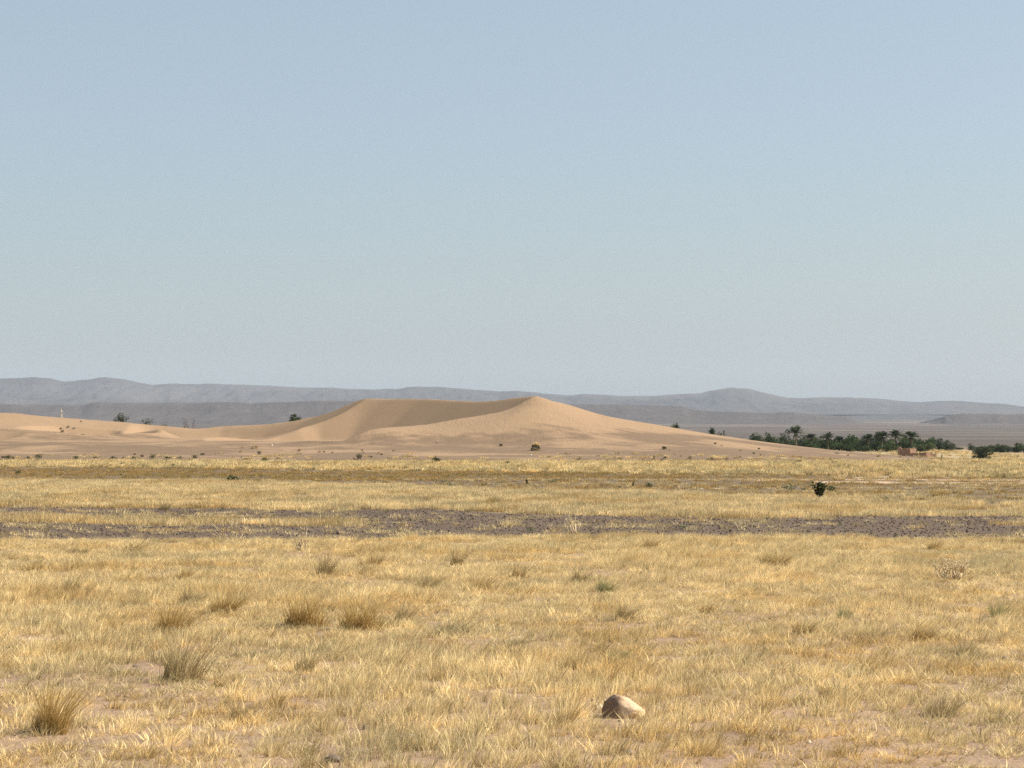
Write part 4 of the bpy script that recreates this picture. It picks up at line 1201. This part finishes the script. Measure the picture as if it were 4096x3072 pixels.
# broad-leaved desert shrubs on the bare strip
def calotropis(px_, base, top, wpx, lab, nst=7, seed=1):
    x, d, z = hit(px_, base)
    H = (base - top) / F * d; W = wpx / F * d
    e = bpy.data.objects.new('broad_leaved_shrub', None); col.objects.link(e); e.location = (x, d, z); e['label'] = lab; e['category'] = 'shrub'
    rs = np.random.RandomState(seed)
    segs, V, Fc, Rn = [], [], [], []
    for i in range(nst):
        a = rs.uniform(0, 6.28); sp = W * 0.45 * rs.uniform(0.2, 1.0)
        tip = np.array((sp * math.cos(a), sp * math.sin(a), H * rs.uniform(0.62, 0.95)))
        mid = tip * np.array((0.45, 0.45, 0.5))
        segs += [((0, 0, -0.03), mid, 0.012, 0.010), (mid, tip, 0.010, 0.006)]
        for j in range(9):
            t = 0.25 + 0.75 * j / 8
            p = mid * (2 * t) if t < 0.5 else mid + (tip - mid) * (2 * t - 1)
            for sg in (0, math.pi):
                b = j * 1.57 + sg + rs.uniform(-0.3, 0.3)
                dr = np.array((math.cos(b), math.sin(b), rs.uniform(0.2, 0.9))); dr /= np.linalg.norm(dr)
                sd = np.cross(dr, (0, 0, 1)); sd /= np.linalg.norm(sd)
                L = 0.19 * H * rs.uniform(0.8, 1.25); w_ = L * 0.36
                o_ = len(V)
                V += [p, p + dr * L * 0.35 + sd * w_, p + dr * L * 0.75 + sd * w_ * 0.8, p + dr * L, p + dr * L * 0.75 - sd * w_ * 0.8, p + dr * L * 0.35 - sd * w_]
                Fc.append([o_, o_ + 1, o_ + 2, o_ + 3, o_ + 4, o_ + 5]); Rn += [rs.uniform()] * 6
    obj('stems', branch_mesh('stems', M_BARK, segs, 5), e)
    obj('foliage', mesh_np('foliage', V, Fc, [M_CALO], {'rnd': ('FLOAT', Rn)}), e)
calotropis(3278, 2000, 1920, 78, 'largest dark broad-leaved shrub standing alone on the bare strip at the right', 22, 2)
calotropis(2108, 1938, 1911, 18, 'small upright dark leafy shrub on the bare strip below the dune summit', 4, 3)
calotropis(2532, 1950, 1925, 20, 'small leaning dark leafy shrub on the bare strip right of centre', 4, 4)

# ------------------------------------------------------------------ dead stalks
def dry_stalks(px_, base, top, wpx, n, seed, lab):
    x, d, z = hit(px_, base)
    H = (base - top) / F * d; W = wpx / F * d
    rs = np.random.RandomState(seed); segs = []
    for i in range(n):
        bx_ = rs.uniform(-0.3, 0.3) * W; by_ = rs.uniform(-0.2, 0.2) * W
        tx = bx_ * 1.6 + rs.normal(0.05, 0.22) * W; h = H * rs.uniform(0.45, 1.0)
        p = np.array((bx_, by_, -0.03)); q = np.array((0.5 * (bx_ + tx) + rs.normal(0, 0.03) * W, by_, h * 0.5)); r = np.array((tx, by_ + rs.normal(0, 0.1) * W, h))
        segs += [(p, q, 0.011, 0.009), (q, r, 0.009, 0.004)]
        for _ in range(2):
            t = rs.uniform(0.3, 0.9); b = q + (r - q) * t
            segs.append((b, b + np.array((rs.normal(0, 0.14) * W, rs.normal(0, 0.1) * W, h * rs.uniform(0.1, 0.3))), 0.006, 0.003))
    obj('dry_stalks', branch_mesh('dry_stalks', M_DRYSTEM, segs, 4), None, (x, d, z), label=lab, category='dead plant', group='bleached dead plants')
dry_stalks(920, 2166, 2080, 120, 22, 1, 'bleached bunch of dead stalks at the far edge of the near grass, left')
dry_stalks(2295, 2136, 2045, 70, 11, 2, 'pale dead forked plant standing before the gravel near the centre')
dry_stalks(1205, 2205, 2125, 60, 14, 3, 'tall straw stalks in the near grass, right of the bleached bunch')
dry_stalks(2965, 2125, 2078, 50, 8, 4, 'thin dead stalks standing on the dark gravel, right of centre')
dry_stalks(1105, 1942, 1922, 14, 5, 5, 'tiny pale dead stalk on the bare strip, left of centre')
dry_stalks(3684, 2028, 2008, 22, 6, 6, 'small pale dead stalks at the edge of the middle grass, right')
dry_stalks(3800, 2320, 2232, 130, 26, 7, 'fan of straw stalks in the near grass at the right')
dry_stalks(1625, 2130, 2098, 30, 7, 8, 'short dead stalks at the near edge of the gravel, left of centre')

# ------------------------------------------------------------------ tussocks in the near grass
def tussock_mesh(seed, m, nb=460, spread=0.62, lean=0.16, wid=0.014):
    rs = np.random.RandomState(seed + 5000)
    V, Fc, H, Rn, off = [], [], [], [], 0
    for k in range(4):      # a tussock is several crowns of different height grown together
        q = 0 if k == 0 else 1
        v, f, h, r = tuft(int(nb * (0.5 if k == 0 else 0.2)), 0.20 if k == 0 else 0.12, 0.18, 1.0 if k == 0 else rs.uniform(0.45, 0.85), wid, spread * rs.uniform(0.8, 1.5), lean * rs.uniform(0.3, 2.2), seed * 7 + k, 3)
        v = v + q * np.array((rs.uniform(-0.34, 0.34), rs.uniform(-0.3, 0.3), 0))
        V.append(v); Fc.append(f + off); H.append(h); Rn.append(r); off += len(v)
    V, Fc, H, Rn = np.concatenate(V), np.concatenate(Fc), np.concatenate(H), np.concatenate(Rn)
    return mesh_np('grass_tussock', V, Fc, [m], {'rnd': ('FLOAT', Rn), 'h': ('FLOAT', H)})
TP = {'b': [tussock_mesh(900 + i, M_TUSS_BROWN) for i in range(3)], 'g': [tussock_mesh(910 + i, M_TUSS_GREY, 300) for i in range(3)],
      's': [tussock_mesh(920 + i, M_TUSS_STRAW, 260) for i in range(2)], 'n': [tussock_mesh(930 + i, M_TUSS_GREEN, 300) for i in range(2)]}
TP['f'] = [tussock_mesh(940 + i, M_TUSS_FAINT, 340) for i in range(4)]
TN = {'f': 'faint yellowish', 'b': 'golden brown', 'g': 'greyish', 's': 'straw coloured', 'n': 'olive green'}
TU = []
for x0, lst in ((0, [(240, 250, 100, 70, 'b'), (505, 395, 100, 120, 'g'), (1625, 545, 190, 150, 'b'), (1240, 690, 210, 190, 'b'), (1310, 1040, 280, 300, 'g'), (365, 1410, 250, 330, 'b'), (1330, 310, 100, 90, 'b'), (1700, 1315, 150, 130, 'g'), (930, 500, 130, 90, 'f'), (1590, 1085, 210, 120, 'f'), (1350, 480, 180, 120, 'g'), (560, 130, 120, 80, 'g'), (1010, 110, 200, 80, 'f')]),
                (1000, [(360, 645, 240, 210, 'b'), (770, 670, 260, 190, 'b'), (400, 975, 160, 160, 'g'), (880, 210, 150, 110, 'f'), (1660, 385, 170, 120, 'f'), (1090, 620, 130, 150, 'g'), (1480, 210, 120, 130, 'g'), (540, 280, 160, 150, 'g'), (1280, 370, 140, 110, 'g'), (930, 1030, 110, 80, 'g')]),
                (2000, [(740, 410, 170, 130, 'n'), (120, 300, 140, 120, 'f'), (1490, 550, 150, 110, 'f'), (480, 1335, 190, 170, 'f'), (1080, 80, 160, 90, 'f'), (560, 330, 130, 110, 'g'), (520, 950, 150, 120, 'f'), (880, 600, 160, 140, 'g'), (850, 890, 160, 110, 'n'), (330, 270, 90, 70, 's')]),
                (2996, [(200, 210, 190, 140, 'f'), (860, 965, 180, 150, 'f'), (1240, 745, 210, 150, 'f'), (1800, 575, 170, 120, 'n'), (670, 595, 120, 110, 'n'), (1220, 195, 70, 70, 'f'), (540, 1150, 130, 120, 'f'), (1940, 60, 120, 90, 'f'), (1340, 90, 110, 90, 'f'), (380, 700, 180, 140, 'f'), (1560, 860, 170, 120, 'g'), (1400, 1290, 200, 160, 'g')])):
    for u, v, wd, hh, kd in lst:
        TU.append((x0 + u / 1.8, 2150 + v / 1.8, wd / 1.8, hh / 1.8, kd))
TU += [(1955, 2024, 40, 34, 'b'), (2055, 2040, 40, 24, 'b'), (1975, 2020, 60, 40, 'g'), (660, 2040, 40, 32, 'g')]
TU.sort()
tc_ = {}
for i, (px_, py_, wd, hh, kd) in enumerate(TU):
    x, d, z = hit(px_, py_)
    size = 'big' if wd > 115 else 'small' if wd < 65 else 'mid-sized'
    place = 'beyond the gravel' if py_ < 2060 else 'near the gravel edge' if py_ < 2330 else 'midway in the near grass' if py_ < 2560 else 'in the nearest grass'
    key = (kd, size, place); tc_[key] = tc_.get(key, 0) + 1
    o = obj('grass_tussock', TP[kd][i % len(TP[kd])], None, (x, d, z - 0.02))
    o.scale = (wd / F * d / 0.8, wd / F * d / 0.8, hh / F * d * 1.4); o.rotation_euler = (0, 0, RS.uniform(-0.6, 0.6))
    kf = {'b': 1.4, 'g': 1.3}.get(kd, 1.12); o.scale = (o.scale[0] * (1 + (kf - 1) * 0.5), o.scale[1] * (1 + (kf - 1) * 0.5), o.scale[2] * kf)
    o.rotation_euler[1] = RS.uniform(0.0, 0.28); o.rotation_euler[0] = RS.uniform(-0.12, 0.12); o.scale[1] *= RS.uniform(0.7, 1.2)
    o['label'] = f'{size} {TN[kd]} grass tussock {place}, {ordinal(tc_[key])} such from left'
    o['category'] = 'grass tussock'; o['group'] = 'tussocks in the dry grass'

# ------------------------------------------------------------------ stones
def boulder():
    import bmesh
    x, d, z = hit(2488, 2868)
    bm = bmesh.new(); bmesh.ops.create_icosphere(bm, subdivisions=5, radius=1.0)
    P = np.array([v.co for v in bm.verts])
    n = lambda k, s_: np.array([__import__('mathutils').noise.noise(Vector(p) * s_ + Vector((k, k, k))) for p in P])
    cuts = [((-0.9, -0.45, 0.12), 0.60), ((0.55, -0.5, 0.75), 0.86), ((0.8, 0.1, 0.65), 0.84), ((-0.2, -1, 0.1), 0.86), ((-0.75, -0.2, 0.75), 0.86), ((0.2, -0.8, 0.6), 0.9)]
    for c, dd in cuts:
        c = np.array(c, float); c /= np.linalg.norm(c)
        q = P @ c; P = P - np.outer(np.maximum(q - dd, 0) * 0.8, c)
    P = P * (1 + 0.09 * n(3, 1.7) + 0.035 * n(9, 5.0) + 0.012 * n(14, 14))[:, None]
    t = (P[:, 0] + 1) / 2
    P[:, 2] *= np.where(P[:, 2] > 0, 1.02 - 0.42 * np.clip((t - 0.42) / 0.58, 0, 1) ** 1.2, 1)
    s_ = d / F
    P = P * np.array((92 * s_, 70 * s_, 66 * s_)) + np.array((0, 0, 22 * s_))
    for v, p in zip(bm.verts, P): v.co = p
    me = bpy.data.meshes.new('boulder'); bm.to_mesh(me); bm.free()
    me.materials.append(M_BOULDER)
    me.polygons.foreach_set('use_smooth', np.ones(len(me.polygons), bool))
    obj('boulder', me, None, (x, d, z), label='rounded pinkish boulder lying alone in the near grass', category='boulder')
boulder()

def stone(px_, py_, wpx, m, lab, seed, flat=0.6, nm='stone', rz=0.0, asp=1.0):
    x, d, z = hit(px_, py_)
    v, f = stone_mesh(seed, 3, flat)
    s_ = wpx / F * d / 2
    me = mesh_np(nm, v * np.array((s_, s_ * asp, s_)), f, [m], None, True)
    o = obj(nm, me, None, (x, d, z + s_ * flat * 0.3), label=lab, category='stone' if nm != 'litter' else 'litter')
    o.rotation_euler = (0, 0, rz)
    return o
stone(2398, 2838, 62, M_PALEST, 'low pale stone lying behind the left side of the boulder', 600, 0.4)
stone(3237, 2974, 26, M_PALEST, 'small round cream stone near the bottom edge, right of centre', 601, 0.8)
stone(3272, 2456, 9, M_WHITE, 'tiny white pebble in the middle of the near grass at the right', 602, 0.8)
stone(4020, 2650, 44, M_BRNST, 'upright brown stone in the near grass at the right edge', 603, 1.1)
stone(3905, 2672, 60, M_BRNST, 'flat brown stone left of the upright stone at the right edge', 604, 0.5)
stone(3420, 2712, 70, M_BRNST, 'broad half buried brown stone in the near grass at the right', 605, 0.5)
stone(1458, 2920, 20, M_DARKST, 'small dark upright stone near the bottom, left of centre', 606, 1.4)
stone(1525, 2952, 22, M_PALEST, 'small flat pale stone by the dark upright one', 607, 0.4)
stone(1655, 2946, 34, M_PALEST, 'flat cream stone near the bottom, right of the dark upright one', 608, 0.35)
stone(1335, 3050, 70, M_DARKST, 'dark clod cut by the bottom edge, left of centre', 609, 0.6)
stone(3490, 2922, 34, M_DARKST, 'dark stone on a bare patch near the bottom right', 610, 0.6)
stone(690, 2868, 26, M_DARKST, 'dark stone beside the bare soil at the lower left', 611, 0.7)
stone(884, 2866, 14, M_DARKST, 'small dark pebble on the bare soil, right of the dark stone', 612, 0.8)
stone(1362, 2646, 22, M_DARKST, 'dark stone in the middle of the grass, left of centre', 613, 0.7)
stone(3380, 2560, 11, M_DARKST, 'tiny dark pebble in the grass right of centre', 614, 0.8)
stone(540, 2668, 24, M_DARKST, 'dark clod below the greyish tussocks on the left', 615, 0.8)
stone(2055, 2716, 14, M_DARKST, 'small dark pebble on a bare patch above the boulder, left', 616, 0.7)
stone(2510, 3020, 56, M_BRNST, 'brown clod near the bottom edge below the boulder', 617, 0.7)
stone(2115, 3046, 30, M_BRNST, 'small reddish clod at the bottom edge, centre', 618, 0.7)
stone(1055, 2106, 20, M_DARKST, 'dark block standing on the gravel, left of centre', 619, 1.0)
stone(1587, 2067, 9, M_DARKST, 'round black stone on the dark gravel', 620, 0.9)
for i, (px_, py_, wd, lab) in enumerate([(2124, 1822, 9, 'white scrap lying on the sand below the dune bush'), (1088, 1784, 8, 'white scrap on the sand at the foot of the second arm'), (1832, 1918, 8, 'white scrap on the bare strip beside the grey-green shrub'),
                                        (2807, 1958, 10, 'yellowish white scrap on the bare strip right of centre'), (2862, 1958, 11, 'bluish white scrap, right of the yellowish one'), (3943, 1847, 10, 'pale stone under the big round bush'), (3953, 1847, 7, 'smaller pale stone under the big round bush')]):
    stone(px_, py_, wd, M_WHITE, lab, 640 + i, 0.6, 'litter' if i < 5 else 'stone')

# dead stump by the ruin
def stump():
    d = 452.0; x = px2x(3766, d); g = float(surf(x, d)[0]); s = d / F
    segs = [((0, 0, -0.2), (0.05, 0, 11 * s), 0.16, 0.13), ((0.05, 0, 11 * s), (0.12, 0, 20 * s), 0.13, 0.08), ((0, 0, 2 * s), (6 * s, 0, 3 * s), 0.14, 0.12), ((6 * s, 0, 2.5 * s), (6.5 * s, 0, 8 * s), 0.12, 0.09)]
    obj('dead_stump', branch_mesh('dead_stump', M_SHRUB_DARK, segs, 7), None, (x, d, g), label='dark two-pronged stump standing right of the mud ruin', category='stump')
stump()

# trees far out on the plain
fp = shrub_proto(880, M_OLIVE, 160, 0.2)
FT = [(575, 1656, 12, 1500), (600, 1648, 16, 1800), (608, 1651, 10, 1800), (619, 1657, 13, 1600), (686, 1661, 10, 1500), (652, 1652, 8, 1700), (1136, 1642, 14, 1400), (925, 1664, 10, 1200), (2951, 1701, 8, 1300), (3417, 1733, 12, 1100), (3440, 1733, 8, 1100), (868, 1630, 8, 2600), (896, 1631, 8, 2600)]
for i, (px_, py_, wd, d) in enumerate(FT):
    x = px2x(px_, d); z = float(surf(x, d)[0]); s_ = wd / F * d
    o = obj('far_tree', fp, None, (x, d, z)); o.scale = (s_, s_, s_); o.rotation_euler = (0, 0, i * 0.7)
    o['label'] = f'tiny dark tree speck far out on the grey plain, {ordinal(i + 1)} of thirteen from left'
    o['category'] = 'tree'; o['group'] = 'trees far out on the plain'
